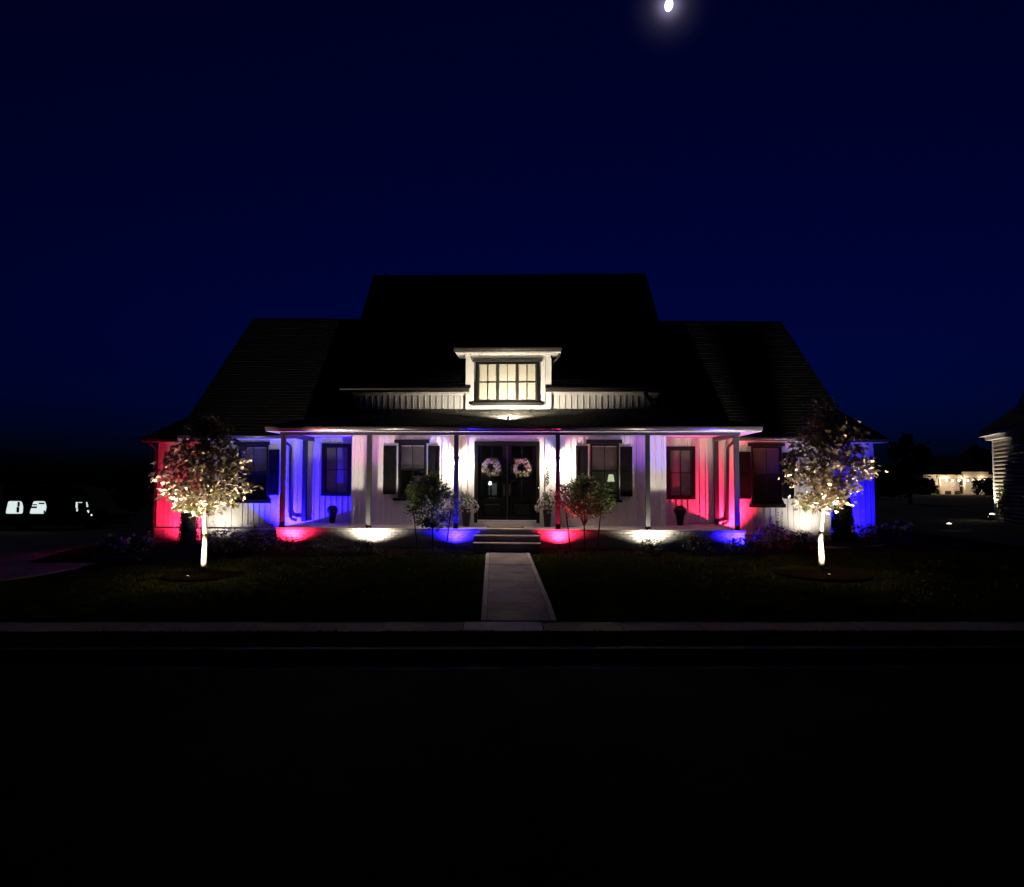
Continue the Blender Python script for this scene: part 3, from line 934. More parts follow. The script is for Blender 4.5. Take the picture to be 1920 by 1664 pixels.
ur.poly([UL, (-1.0, -0.20, 4.68), upl(-1.0, 0.1), upl(1.03, 0.1), (1.03, -0.20, 4.68), UR, TR, TL]); ur.poly([UL, TL, BL_]); ur.poly([UR, BR_, TR])
b1, b2 = (-4.6, 15, 4.6), (4.6, 15, 4.6)
ur.poly([TL, TR, b2, b1]); ur.poly([BL_, TL, b1]); ur.poly([BR_, b2, TR])
roofu = ur.build('roof', M['roof'], house)
sh = MB()
SPL = [upl(-1.15, 2.0), upl(1.19, 2.0)]
for q4, n4 in (((UL, (-1.0, -0.20, 4.68), upl(-1.2, 1.9), (-4.886, 1.9, upl(0, 1.9)[2])), 14), (((1.03, -0.20, 4.68), UR, (4.704, 1.9, upl(0, 1.9)[2]), upl(1.24, 1.9)), 14),
               (((-4.886, 1.9, upl(0, 1.9)[2]), (4.704, 1.9, upl(0, 1.9)[2]), TR, TL), 42)):
    shingles(sh, *q4, n4, 0.32, n4)
pass; sh.build('shingles', M['shingle'], roofu, kind='stuff')
pr = MB()
A, B = (EX0-0.02, EY-0.03, 3.50), (EX1+0.02, EY-0.03, 3.50)
C_, D_ = (4.45, -0.03, 4.13), (-4.26, -0.03, 4.13)
pr.poly([A, B, C_, D_])
pr.poly([A, D_, (-4.26, 2.8, 4.13), (EX0-0.02, 2.8, 3.5)]); pr.poly([B, (EX1+0.02, 2.8, 3.5), (4.45, 2.8, 4.13), C_])
pr.poly([D_, C_, (4.45, 2.8, 5.3), (-4.26, 2.8, 5.3)])
roofp = pr.build('porch_roof', M['roof'], house)
sh = MB(); shingles(sh, A, B, C_, D_, 13, 0.26, 3); sh.build('shingles', M['pshingle'], roofp, kind='stuff')
# low hip roofs over the set-back wings
for sgn, X, e in ((-1, -11.66, SL), (1, 11.32, SR)):
    k = MB()
    f0 = (X, 2.30, 3.46); f1 = (sgn*9.3, 2.30, 3.46)
    hip = (sgn*10.55, 5.2, 4.90)
    k.poly([f0, f1, (sgn*9.3, 5.2, 4.90), hip]); k.poly([f0, hip, (sgn*10.55, 9, 4.9), (X, 12, 3.46)])
    k.build('wing_roof', M['roof'], house)
for x in (-9.6, 9.55):  # wing gable-return boards closing the eave ends
    MB().box(x, x+0.05, 0.72, 2.3, 3.30, 3.44).build('fascia', M['trim'], house)
MB().tube([(-5.3, 8.05, 10.25), (-5.3, 8.05, 10.36)], 0.05, 8).build('vent_pipe', M['steel'], house)

# ------------------------------------------------------------------ lamps
WARM = (1.0, 0.86, 0.66); WHITE = (1.0, 0.88, 0.70); BLUE = (0.015, 0.006, 1.0); RED = (1.0, 0.020, 0.085)
def lamp_data(kind, col, power, size=110, blend=0.35, rad=0.03):
    l = bpy.data.lights.new('lamp', kind)
    l.color = col; l.energy = power; l.shadow_soft_size = rad
    if kind == 'SPOT':
        l.spot_size = R(size); l.spot_blend = blend
    return l
def spotlight(label, loc, aim, col, power, size=115, blend=0.4, group='ground spotlights', ez=0.0):
    loc = Vector(loc); aim = Vector(aim)
    t = thing('spotlight', label, 'spotlight', loc, 0, group)
    d = (aim-loc-Vector((0, 0, 0.10))).normalized()
    head = Vector((0, 0, 0.10))
    MB().tube([head-d*0.045, head-d*0.04, head+d*0.05, head+d*0.052], [0.018, 0.030, 0.034, 0.030], 10).build('lamp_body', M['metal'], t)
    MB().tube([(0, 0, -0.12), (0, 0, 0.0), (0, 0, 0.09)], [0.004, 0.010, 0.010], 6).build('stake', M['metal'], t)
    lens = MB(); lens.tube([head+d*0.052, head+d*0.054], 0.027, 10)
    lens.build('lens', emis('lens_glow', col, 6.0), t)
    lo = bpy.data.objects.new('lamp_light', lamp_data('SPOT', col, power, size, blend, 0.025))
    COL.objects.link(lo); lo.parent = t
    lo.location = head+d*0.07
    lo.rotation_euler = d.to_track_quat('-Z', 'Y').to_euler()
    return t
def up(label, x, y, z, col, power, size=120, tilt=0.36, lean=0.0, blend=0.35):
    p = hw(x, y, z); a = hw(x+lean, y+tilt*3, z+3)
    return spotlight(label, p, a, col, power, size, blend)
PWB, PWR, PWW = 430, 230, 250
ZF = 0.47
up('red ground spotlight behind the bush at the left porch corner', -5.40, -1.68, ZF, RED, PWR*1.2, 154, 0.40, 0.0, 1.0)
up('white ground spotlight hidden behind the round boxwood', -3.36, -1.86, ZF, WHITE, PWW*1.05, 152, 0.38, 0, 1.0)
up('blue ground spotlight below the porch post left of the steps', -1.21, -1.68, ZF, BLUE, PWB, 154, 0.42, 0, 1.0)
up('red ground spotlight below the porch post right of the steps', 1.385, -1.68, ZF, RED, PWR, 154, 0.40, 0, 1.0)
up('white ground spotlight behind the spiky shrub right of the steps', 3.63, -1.86, ZF, WHITE, PWW*1.05, 152, 0.38, 0, 1.0)
up('blue ground spotlight at the right porch corner', 5.80, -1.70, ZF, BLUE, PWB*1.8, 154, 0.36, 0, 1.0)
up('blue ground spotlight beside the left downspout', -6.58, 0.50, 0.60, BLUE, PWB*3.6, 164, 0.35, 1.3, 0.7)
up('red ground spotlight beside the right downspout', 6.50, 0.52, 0.60, RED, PWR*2.4, 156, 0.30, -1.9, 0.8)
up('white ground spotlight in front of the left wing, beside the maple trunk', -8.40, 0.45, 0.22, WHITE, PWW*0.42, 130, 0.35, 0, 1.0)
up('white ground spotlight in front of the right wing, beside the maple trunk', 8.37, 0.45, 0.40, WHITE, PWW*0.42, 130, 0.35, 0, 1.0)
up('red ground spotlight behind the dark column evergreen at the left end', -10.1, 2.05, 0.08, RED, 900, 158, 0.36, 0, 0.7)
up('blue ground spotlight behind the evergreen at the right end', 9.95, 2.10, 0.38, BLUE, 430, 150, 0.50, 0, 0.8)
q = hw(0.08, -1.22, 3.66)
spotlight('white roof spotlight standing on the porch roof below the dormer', q, hw(0.08, 0.1, 5.2), WARM, 320, 150, 0.35)

# wall lanterns by the door
for x, lab in ((-1.36, 'black wall lantern on the wall left of the front door'), (1.375, 'black wall lantern on the wall right of the front door')):
    t = thing('wall_lantern', lab, 'wall lantern', hw(x, -0.035, 2.60), HA, 'lanterns beside the front door')
    MB().box(-0.05, 0.05, -0.02, 0.0, -0.10, 0.14).build('back_plate', M['metal'], t)
    cp = MB(); cp.lathe([(0.125, 0.165), (0.130, 0.175), (0.05, 0.235), (0.018, 0.245), (0.018, 0.27), (0.004, 0.285)], 4, (0, -0.19, 0)); cp.build('cap', M['metal'], t)
    MB().box(-0.012, 0.012, -0.18, -0.02, 0.235, 0.25).build('arm', M['metal'], t)
    bs = MB(); bs.lathe([(0.02, -0.225), (0.085, -0.205), (0.092, -0.19)], 4, (0, -0.19, 0)); bs.build('base', M['metal'], t)
    br = MB()
    for a in range(4):
        c, s = math.cos(a*math.pi/2), math.sin(a*math.pi/2)
        br.tube([(0.088*c, -0.19+0.088*s, -0.195), (0.118*c, -0.19+0.118*s, 0.17)], 0.006, 5)
    br.build('cage', M['metal'], t)
    MB().ball((0, -0.19, -0.085), 0.030, 8, 6, (1, 1, 1.6)).build('bulb', emis('bulb_glow', WARM, 60), t)
    lo = bpy.data.objects.new('lamp_light', lamp_data('POINT', WARM, 95, rad=0.03)); COL.objects.link(lo); lo.parent = t; lo.location = (0, -0.19, 0.01)

# ------------------------------------------------------------------ plants
MAPLE = [(0, -0.55), (0.06, -0.18), (0.30, -0.36), (0.26, -0.12), (0.52, 0.02), (0.28, 0.14), (0.20, 0.22), (0, 0.60), (-0.20, 0.22), (-0.28, 0.14), (-0.52, 0.02), (-0.26, -0.12), (-0.30, -0.36), (-0.06, -0.18)]
OVAL = [(0, -0.5), (0.2, -0.2), (0.22, 0.1), (0, 0.5), (-0.22, 0.1), (-0.2, -0.2)]
SLIM = [(0, -0.5), (0.11, -0.1), (0, 0.5), (-0.11, -0.1)]
PETAL = [(0, -0.4), (0.3, -0.25), (0.4, 0.1), (0.15, 0.4), (-0.15, 0.4), (-0.4, 0.1), (-0.3, -0.25)]
def rv(r): 
    while True:
        v = Vector((r.uniform(-1, 1), r.uniform(-1, 1), r.uniform(-1, 1)))
        if 0.01 < v.length < 1: return v

def maple_tree(label, base, lean, fork, prof, seed, nclump, per, center):
    """prof: list of (height above base, half width, x shift)"""
    r = random.Random(seed)
    t = thing('maple_tree', label, 'tree', base, 0, 'floodlit young street trees')
    tk = MB()
    pts = [(0, 0, -0.1), (lean*0.2, 0.0, 0.3), (lean*0.1, 0.02, fork*0.5), (lean*0.8, 0, fork*0.85), (lean, 0, fork), (lean*1.1, 0.02, fork+0.6), (center, 0.03, prof[-1][0]*0.86)]
    tk.tube(pts, [0.056, 0.046, 0.042, 0.036, 0.034, 0.024, 0.008], 9)
    tk.build('trunk', M['bark'], t, smooth=True)
    gd = MB(); gd.tube([(0, 0, 0.03), (lean*0.2, 0, 0.3), (lean*0.1, 0.02, fork*0.5), (lean*0.3, 0.015, fork*0.62)], [0.058, 0.055, 0.050, 0.047], 12)
    gd.build('trunk_wrap', M['guard'], t, smooth=True)
    def hw_at(z):
        return interp([(p[0], p[1]) for p in prof], z), interp([(p[0], p[2]) for p in prof], z)
    clumps = []
    zlo, zhi = prof[0][0], prof[-1][0]
    tries = 0
    while len(clumps) < nclump and tries < 20000:
        tries += 1
        z = r.uniform(zlo, zhi)
        w, xs_ = hw_at(z)
        v = Vector((r.uniform(-1, 1), r.uniform(-1, 1), 0))
        if v.length > 1 or r.random() > (0.35+w): continue
        rr = v.length
        if rr < 0.25 and r.random() < 0.5: continue
        clumps.append(Vector((xs_+v.x*w*0.92, v.y*w*0.85, z)))
    limbs = sorted(clumps, key=lambda c: r.random())[:16]
    for i, c in enumerate(limbs):
        s0 = Vector((lean, 0, fork+min(1.2, r.uniform(0.0, 0.45)*(c.z-fork+0.4))))
        mid = s0.lerp(c, 0.5)+Vector((0, 0, 0.10))
        lb = MB(); lb.tube([s0, mid, c], [0.017, 0.011, 0.004], 6)
        lb.build('limb', M['bark'], t, smooth=True)
    tw = MB()
    for c in clumps:
        l = min(limbs, key=lambda q_: (q_-c).length)
        m_ = Vector((lean, 0, fork+0.3)).lerp(l, 0.6)
        tw.tube([m_, m_.lerp(c, 0.6)+Vector((0, 0, 0.04)), c], [0.006, 0.004, 0.002], 4)
    tw.build('twigs', M['bark'], t, kind='stuff')
    lm = [MB().leaf(MAPLE, (0, 0, 0), (0, 0, 1), 0, 1.0, 0.22).mesh('leaf', M['maple']),
          MB().leaf(MAPLE, (0, 0, 0), (0, 0, 1), 0, 1.0, 0.45).mesh('leaf', M['maple'])]
    fol = MB(); fg = MB()
    leaves = []
    for c in clumps:
        for k in range(per):
            p = c+Vector((r.gauss(0, 0.105), r.gauss(0, 0.105), r.gauss(0, 0.075)))
            out = Vector((p.x-center, p.y, 0)) * 0.5
            nrm = Vector((r.gauss(0, 0.55), r.gauss(0, 0.55)-0.25, 0.75))+out*1.0
            leaves.append((p, nrm.normalized(), r.uniform(0, 6.28), r.uniform(0.09, 0.14)))
    leaves.sort(key=lambda L: L[0].y)
    for i, (p, nrm, spin, size) in enumerate(leaves):
        if i < 300 and size > 0.0:
            o = link('leaf', lm[i % 2], t)
            q_ = nrm.to_track_quat('Z', 'Y') @ Matrix.Rotation(spin, 3, 'Z').to_quaternion()
            o.rotation_mode = 'QUATERNION'; o.rotation_quaternion = q_; o.location = p; o.scale = (size,)*3
        elif p.z < zlo+0.45 and r.random() < 0.35:
            fg.leaf(MAPLE, p, nrm, spin, size, 0.3)
        else:
            fol.leaf(MAPLE, p, nrm, spin, size, r.uniform(0.1, 0.5))
    fol.build('foliage', M['maple'], t, kind='stuff')
    if fg.v: fg.build('foliage', M['mapleg'], t, kind='stuff')
    return t
tl = (-6.07, 13.8, gz(-6.07, 13.8)+0.02)
maple_tree('floodlit young maple with a wide round crown, left side of the lawn', tl, -0.02, 1.26,
           [(1.22, 0.30, -0.05), (1.45, 0.72, 0.0), (1.72, 0.98, -0.05), (2.05, 0.98, -0.08), (2.4, 0.70, 0.0), (2.75, 0.42, 0.0), (3.05, 0.22, 0.03)], 11, 150, 15, 0.05)
tr = (6.31, 14.25, gz(6.31, 14.25)+0.02)
maple_tree('floodlit young maple with a taller pointed crown, right side of the lawn', tr, 0.07, 1.34,
           [(1.34, 0.28, 0.0), (1.60, 0.62, 0.05), (1.95, 0.86, 0.14), (2.35, 0.96, 0.22), (2.75, 0.72, 0.22), (3.05, 0.45, 0.20), (3.3, 0.26, 0.16), (3.5, 0.12, 0.18)], 23, 160, 15, 0.18)
for (x, y, z), rad in ((tl, 0.78), (tr, 0.98)):
    mb = MB(); mb.lathe([(rad, -0.05), (rad*0.98, 0.002), (rad*0.8, 0.010), (0.2, 0.02)], 28, (x, y, z-0.012))
    rg = mb.build('mulch_ring', M['mulch'])
    tag(rg, kind='structure')
spotlight('ground spotlight at the foot of the left maple', (-6.15, 13.26, gz(-6.2, 13.2)-0.07), (-6.08, 13.80, 2.0), WARM, 1800, 122, 1.0, 'tree spotlights')
spotlight('ground spotlight at the foot of the right maple', (6.23, 13.70, gz(6.2, 13.6)-0.07), (6.38, 14.22, 2.1), WARM, 2000, 122, 1.0, 'tree spotlights')

def patio_tree(label, x, y, top, forkz, prof, seed, russet_left=False):
    r = random.Random(seed)
    z0 = gz(x, y)+0.02
    t = thing('patio_tree', label, 'tree', (x, y, z0), 0, 'staked ornamental trees by the steps')
    f = forkz-z0
    MB().tube([(0, 0, -0.08), (0.01, 0, f*0.5), (0, 0, f)], [0.020, 0.017, 0.015], 7).build('trunk', M['dbark'], t, smooth=True)
    zs = [p[0]-z0 for p in prof]
    fol = MB(); fl_ = MB(); rus = MB()
    clumps = []
    while len(clumps) < 100:
        z = r.uniform(zs[0], zs[-1])
        w = interp([(a-z0, b) for a, b, c in prof], z); sx = interp([(a-z0, c) for a, b, c in prof], z)
        v = Vector((r.uniform(-1, 1), r.uniform(-1, 1), 0))
        if v.length > 1 or v.length < 0.2 and r.random() < 0.5: continue
        clumps.append(Vector((sx+v.x*w, v.y*w*0.8, z)))
    for c in clumps[:13]:
        lb = MB(); lb.tube([(0, 0, f-0.02), Vector((0, 0, f)).lerp(c, 0.5)+Vector((0, 0, 0.04)), c], [0.010, 0.007, 0.003], 5); lb.build('limb', M['dbark'], t, smooth=True)
    for c in clumps:
        for k in range(30):
            p = c+Vector((r.gauss(0, 0.075), r.gauss(0, 0.07), r.gauss(0, 0.065)))
            nrm = Vector((r.gauss(0, 0.6), r.gauss(0, 0.6), 1))
            tgt = rus if (russet_left and p.x < -0.45) else fol
            tgt.leaf(OVAL, p, nrm, r.uniform(0, 6.28), r.uniform(0.07, 0.12), 0.3)
        if r.random() < 0.28 and not russet_left:
            for k in range(7):
                p = c+Vector((r.gauss(0, 0.03), r.gauss(0, 0.03), r.gauss(0.05, 0.035)))
                fl_.leaf(PETAL, p, rv(r), r.uniform(0, 6), 0.035, 0.2)
    fol.build('foliage', M['leaf'], t, kind='stuff')
    if rus.v: rus.build('foliage', M['redleaf'], t, kind='stuff')
    if fl_.v: fl_.build('blossom', M['white'], t, kind='stuff')
    return t
patio_tree('small staked hydrangea tree left of the steps, lit blue from beside', -1.93, 16.98, 2.25, 1.02,
           [(1.12, 0.30, 0.0), (1.35, 0.58, -0.02), (1.60, 0.66, -0.02), (1.85, 0.58, 0.02), (2.08, 0.38, -0.1), (2.22, 0.14, -0.1)], 5)
patio_tree('small staked green tree with reddish leaves on its left, right of the steps', 1.765, 16.98, 2.23, 1.10,
           [(1.38, 0.40, 0.0), (1.55, 0.66, 0.0), (1.72, 0.74, 0.0), (1.95, 0.62, -0.02), (2.10, 0.38, 0.05), (2.22, 0.12, 0.05)], 8, True)
STK = 'tree stakes beside the front steps'
def tree_stake(label, a, b, tie=None):
    a = Vector(a); b = Vector(b)
    z = gz(a.x, a.y)
    t = thing('tree_stake', label, 'stake', (a.x, a.y, z), 0, STK)
    MB().tube([(0, 0, -0.1), b-Vector((a.x, a.y, z))], 0.017, 6).build('pole', M['stake'], t)
    if tie:
        MB().tube([Vector(p)-Vector((a.x, a.y, z)) for p in tie], 0.005, 4).build('tie_wire', M['wire'], t)
tree_stake('leaning stake left of the hydrangea tree', (-2.27, 16.97, 0), (-2.41, 16.99, 1.52))
tree_stake('leaning stake right of the hydrangea tree', (-1.62, 16.97, 0), (-1.48, 16.99, 1.47))
tree_stake('leaning stake left of the reddish green tree, nearest the steps', (1.455, 16.97, 0), (1.31, 16.99, 1.53), [(1.38, 16.98, 0.90), (1.765, 16.98, 0.98)])
tree_stake('leaning stake right of the reddish green tree', (2.06, 16.97, 0), (2.18, 16.99, 1.51), [(2.12, 16.98, 0.90), (1.765, 16.98, 1.0)])

def shrub(name, label, x, y, w, h, seed, nleaf, lsize, shape, m, group=None, stems=8, spikes=0, spike_h=0.0, flowers=0, fm=None, fsize=0.06, flat=1.0, cat='shrub'):
    r = random.Random(seed)
    z = gz(x, y)+0.01
    t = thing(name, label, cat, (x, y, z), 0, group)
    st = MB(); fol = MB(); fl_ = MB()
    for k in range(stems):
        a = r.uniform(0, 6.28); rr = w*0.5*r.uniform(0.3, 0.95)
        tip = Vector((rr*math.cos(a), rr*math.sin(a), h*r.uniform(0.5, 1.0)))
        st.tube([(0.03*math.cos(a), 0.03*math.sin(a), -0.05), tip*0.5+Vector((0, 0, h*0.12)), tip], [0.008, 0.006, 0.002], 4)
    for k in range(nleaf):
        v = rv(r)
        v = v.normalized()*(v.length**0.45)
        p = Vector((v.x*w*0.5, v.y*w*0.5*flat, h*0.5+v.z*h*0.48))
        if p.z < 0: p.z = r.uniform(0.01, 0.1)
        nrm = v+rv(r)*0.9+Vector((0, 0, 0.3))
        fol.leaf(shape, p, nrm, r.uniform(0, 6.28), lsize*r.uniform(0.7, 1.3), 0.25)
    for k in range(spikes):
        a = r.uniform(0, 6.28); rr = w*0.42*r.random()
        p0 = Vector((rr*math.cos(a), rr*math.sin(a)*flat, h*0.5))
        lean = Vector((r.gauss(0, 0.08), r.gauss(0, 0.08), 0))
        hh = spike_h*r.uniform(0.6, 1.0)
        tip = p0+lean+Vector((0, 0, hh))
        st.tube([p0*0.3, p0, tip], [0.006, 0.005, 0.002], 4)
        n_ = int(hh/0.035)
        for i in range(n_):
            q_ = p0.lerp(tip, i/n_)
            for s in (-1, 1):
                fol.leaf(OVAL, q_+Vector((s*0.028*r.uniform(0.5, 1.2), r.uniform(-0.02, 0.02), 0)), Vector((s*0.6, r.uniform(-0.7, 0.7), 0.8)), r.uniform(0, 6), 0.05*r.uniform(0.7, 1.2), 0.3)
    for k in range(flowers):
        v = rv(r).normalized()
        if v.z < -0.1: v.z = -v.z*0.5
        c = Vector((v.x*w*0.52, v.y*w*0.5*flat, h*0.55+v.z*h*0.5))
        for i in range(16):
            u = rv(r).normalized()
            fl_.leaf(PETAL, c+u*fsize*Vector((1, 1, 0.8)).length*0.5, u, r.uniform(0, 6), fsize*0.75, 0.2)
    st.build('stems', M['dbark'], t, kind='stuff')
    fol.build('foliage', m, t, kind='stuff')
    if fl_.v: fl_.build('blossom', fm or M['white'], t, kind='stuff')
    return t
# left bed
shrub('shrub', 'loose spreading green shrub in front of the white-lit left wing', -6.95, 16.95, 1.0, 0.62, 31, 420, 0.085, OVAL, M['leaf'], spikes=7, spike_h=0.5)
shrub('perennial', 'tall spiky perennial silhouetted on the blue wall, left one', -6.40, 17.35, 0.5, 0.5, 32, 160, 0.08, OVAL, M['dleaf'], spikes=5, spike_h=0.62, cat='plant')
shrub('perennial', 'tall perennial with drooping tip beside the left porch post', -5.93, 17.2, 0.45, 0.45, 33, 140, 0.08, OVAL, M['dleaf'], spikes=3, spike_h=0.62, cat='plant')
shrub('shrub', 'dark low shrub at the left porch corner, edged in red light', -5.42, 16.85, 0.62, 0.42, 34, 330, 0.07, SLIM, M['dleaf'], spikes=4, spike_h=0.2)
shrub('shrub', 'faint open shrub against the dim left part of the porch base', -4.55, 16.95, 0.66, 0.42, 35, 190, 0.075, SLIM, M['leaf'])
shrub('boxwood', 'small round clipped boxwood in front of the white-lit porch brick', -3.54, 16.76, 0.50, 0.36, 36, 900, 0.035, OVAL, M['dleaf'])
shrub('shrub', 'spiky dark shrub in front of the white-lit brick right of the steps', 3.34, 16.64, 0.60, 0.42, 37, 360, 0.085, SLIM, M['dleaf'], spikes=6, spike_h=0.26)
shrub('shrub', 'dim low shrub near the right end of the porch base', 4.52, 16.85, 0.75, 0.45, 38, 260, 0.075, OVAL, M['dleaf'])
shrub('shrub', 'dark shrub in front of the blue-lit right porch corner', 5.50, 16.75, 0.80, 0.42, 39, 330, 0.075, OVAL, M['dleaf'], spikes=7, spike_h=0.24)
shrub('shrub', 'large reddish-brown shrub with tall leafy wands in front of the right wing', 6.42, 17.1, 1.05, 0.72, 40, 560, 0.075, OVAL, M['redleaf'], spikes=8, spike_h=0.82)
shrub('shrub', 'green shrub beside the white spotlight under the right wing', 7.12, 17.2, 0.72, 0.55, 41, 360, 0.08, OVAL, M['dleaf'], spikes=4, spike_h=0.3)
shrub('shrub', 'low dark shrub between the porch corner and the left wing', -6.15, 16.75, 0.7, 0.42, 42, 260, 0.075, OVAL, M['dleaf'])
HG = 'white hydrangea bushes at the house ends'
shrub('hydrangea', 'white hydrangea at the far left beside the driveway', -10.0, 17.5, 0.72, 0.52, 43, 300, 0.09, OVAL, M['dleaf'], HG, flowers=15, cat='flower bush')
shrub('hydrangea', 'white hydrangea between the driveway bush and the red wall', -9.22, 17.4, 0.62, 0.55, 44, 260, 0.09, OVAL, M['dleaf'], HG, flowers=10, cat='flower bush')
shrub('hydrangea', 'white hydrangea under the blue wall at the right end', 9.85, 19.2, 0.95, 0.55, 45, 300, 0.09, OVAL, M['dleaf'], HG, flowers=9, cat='flower bush')
shrub('hydrangea', 'white hydrangea beyond the right corner of the house', 10.55, 19.0, 0.85, 0.62, 46, 300, 0.09, OVAL, M['dleaf'], HG, flowers=16, cat='flower bush')

def column_evergreen(label, x, y, w, h, seed, m, loose=0.0):
    r = random.Random(seed)
    z = gz(x, y)
    t = thing('column_evergreen', label, 'evergreen', (x, y, z), 0, 'columnar evergreens at the house ends')
    MB().tube([(0, 0, -0.05), (0, 0, h*0.9)], [0.03, 0.008], 6).build('stem', M['dbark'], t)
    fol = MB()
    core = [(w*0.5*(0.35+0.65*(1-u)**0.55)*0.72*(1.0 if u < 0.93 else 0.4), h*u*0.97) for u in frange(0.02, 0.98, 9)]
    fol.lathe(core, 12)
    for k in range(3000):
        u = r.random()
        zz = h*u
        rad = w*0.5*(0.35+0.65*(1-u)**0.55)*(1.0 if u < 0.93 else 0.6)*(r.random()**0.3)
        a = r.uniform(0, 6.28)
        p = Vector((rad*math.cos(a), rad*math.sin(a), zz+r.gauss(0, 0.02)))
        fol.leaf(SLIM, p, Vector((math.sin(a)*0.7+r.gauss(0, .4), -math.cos(a)*0.7+r.gauss(0, .4), r.gauss(0, 0.3))), r.uniform(0, 6.28), r.uniform(0.05, 0.10)*(1+loose), 0.2)
    fol.build('foliage', m, t, kind='stuff')
column_evergreen('dark column evergreen silhouetted on the red wall', -9.43, 20.35, 0.62, 1.50, 51, M['needle'])
column_evergreen('dark column evergreen in front of the blue wall', 9.50, 20.0, 0.72, 1.35, 52, M['needle'], 0.6)

# grass: single blades in tufts on the lawn and the verge strip
r = random.Random(77)
gm = MB()
def blade(x, y, z, h):
    a = r.uniform(0, 6.28); w = 0.0045+0.004*r.random(); l = r.uniform(0.2, 0.8)*h
    dx, dy = math.cos(a), math.sin(a)
    b = len(gm.v)
    gm.v += [(x-dy*w, y+dx*w, z), (x+dy*w, y-dx*w, z), (x+dx*l, y+dy*l, z+h)]
    gm.f.append((b, b+1, b+2))
cnt = 0
while cnt < 95000:
    x = r.uniform(-13, 13)
    y = 10.26+0.021*x+(r.random()**1.25)*(bed_edge(x)-10.26-0.021*x)
    cnt += 1
    if abs(x-path_x(y)) < 0.58: continue
    if math.hypot(x-tl[0], (y-tl[1])) < 0.78 or math.hypot(x-tr[0], y-tr[1]) < 0.98: continue
    if x < -9.7 and y > 12.6: continue
    patch = math.sin(x*1.7+math.sin(y*2.1)*1.3)*math.sin(y*3.3+x*0.4)
    blade(x, y, gz(x, y)-0.004, r.uniform(0.025, 0.055)*(1+0.25*patch))
for k in range(16000):
    x = r.uniform(-9, 9); y = r.uniform(8.78, 9.58)+0.021*x
    blade(x, y, gz(x, y)-0.004, r.uniform(0.02, 0.05))
tag(gm.build('grass', M['grass']), 'short mown grass of the front lawn and the verge', 'grass', kind='stuff')

# mulch chips in the bed
cm = MB()
for k in range(3600):
    x = r.uniform(-8, 8.6); y = bed_edge(x)+r.random()*0.85
    if abs(x-0.05) < 1.0 and y > 16.8: continue
    z = gz(x, y)+0.026
    a = r.uniform(0, 6.28); L = r.uniform(0.015, 0.045); w = r.uniform(0.006, 0.014)
    c, s = math.cos(a), math.sin(a); tz = r.uniform(-0.012, 0.018)
    cm.quad((x-c*L-s*w, y-s*L+c*w, z-tz), (x-c*L+s*w, y-s*L-c*w, z-tz+0.004), (x+c*L+s*w, y+s*L-c*w, z+tz), (x+c*L-s*w, y+s*L+c*w, z+tz+0.006))
tag(cm.build('mulch_chips', M['chip']), 'loose bark mulch in the flower bed along the porch', 'mulch', kind='stuff')
# low stone edging at both house ends
for pts, lab in (([(-10.2, 17.0), (-9.5, 16.95), (-9.05, 16.85), (-8.75, 16.45)], 'low pale edging curving round the bed at the left house end'),
                 ([(7.9, 17.7), (8.5, 17.6), (9.2, 17.9), (10.0, 18.5)], 'low pale edging running back from the bed at the right house end')):
    mb = MB(); mb.tube([(x, y, gz(x, y)+0.035) for x, y in pts], 0.035, 6)
    tag(mb.build('bed_edging', mat('edging_stone', (0.30, 0.29, 0.28), 0.9, var=0.3, scale=8)), lab, 'garden edging')

# ------------------------------------------------------------------ things on the porch
def planter(label, x, seed):
    r_ = random.Random(seed)
    t = thing('planter', label, 'planter', hw(x, -0.36, PORCH_Z), HA, 'flower planters beside the front door')
    p = MB(); p.lathe([(0.105, 0.001), (0.112, 0.01), (0.162, 0.42), (0.172, 0.425), (0.172, 0.45), (0.150, 0.45), (0.145, 0.40)], 4)
    for i, v in enumerate(p.v):  # square tapered pot, turned flat to the wall
        a = math.pi/4; p.v[i] = (v[0]*math.cos(a)-v[1]*math.sin(a), v[0]*math.sin(a)+v[1]*math.cos(a), v[2])
    p.build('pot', M['pot'], t)
    fol = MB(); fl_ = MB()
    for k in range(300):
        v = rv(r_)
        p_ = Vector((v.x*0.29, v.y*0.22, 0.62+v.z*0.22))
        fol.leaf(OVAL, p_, v+rv(r_)*0.8, r_.uniform(0, 6), r_.uniform(0.05, 0.085), 0.3)
    for k in range(28):
        a = r_.uniform(0, 6.28); tip = Vector((0.16*math.cos(a), 0.12*math.sin(a), r_.uniform(0.82, 0.97)))
        for s in range(6): fol.leaf(SLIM, Vector((0, 0, 0.6)).lerp(tip, 0.4+0.1*s), Vector((math.cos(a), math.sin(a), 0.5)), r_.uniform(0, 6), 0.085, 0.2)
    for k in range(130):
        v = rv(r_).normalized()
        c = Vector((v.x*0.33, v.y*0.27, 0.57+v.z*0.23-0.05*(abs(v.x) > 0.7)))
        for i in range(4):
            u = rv(r_).normalized()
            fl_.leaf(PETAL, c+u*0.014, u+v, r_.uniform(0, 6), 0.055, 0.2)
    fol.build('foliage', M['leaf'], t, kind='stuff')
    fl_.build('blossom', M['white'], t, kind='stuff')
planter('square tapered pot of white flowers left of the front door', -1.065, 61)
planter('square tapered pot of white flowers right of the front door', 1.09, 62)
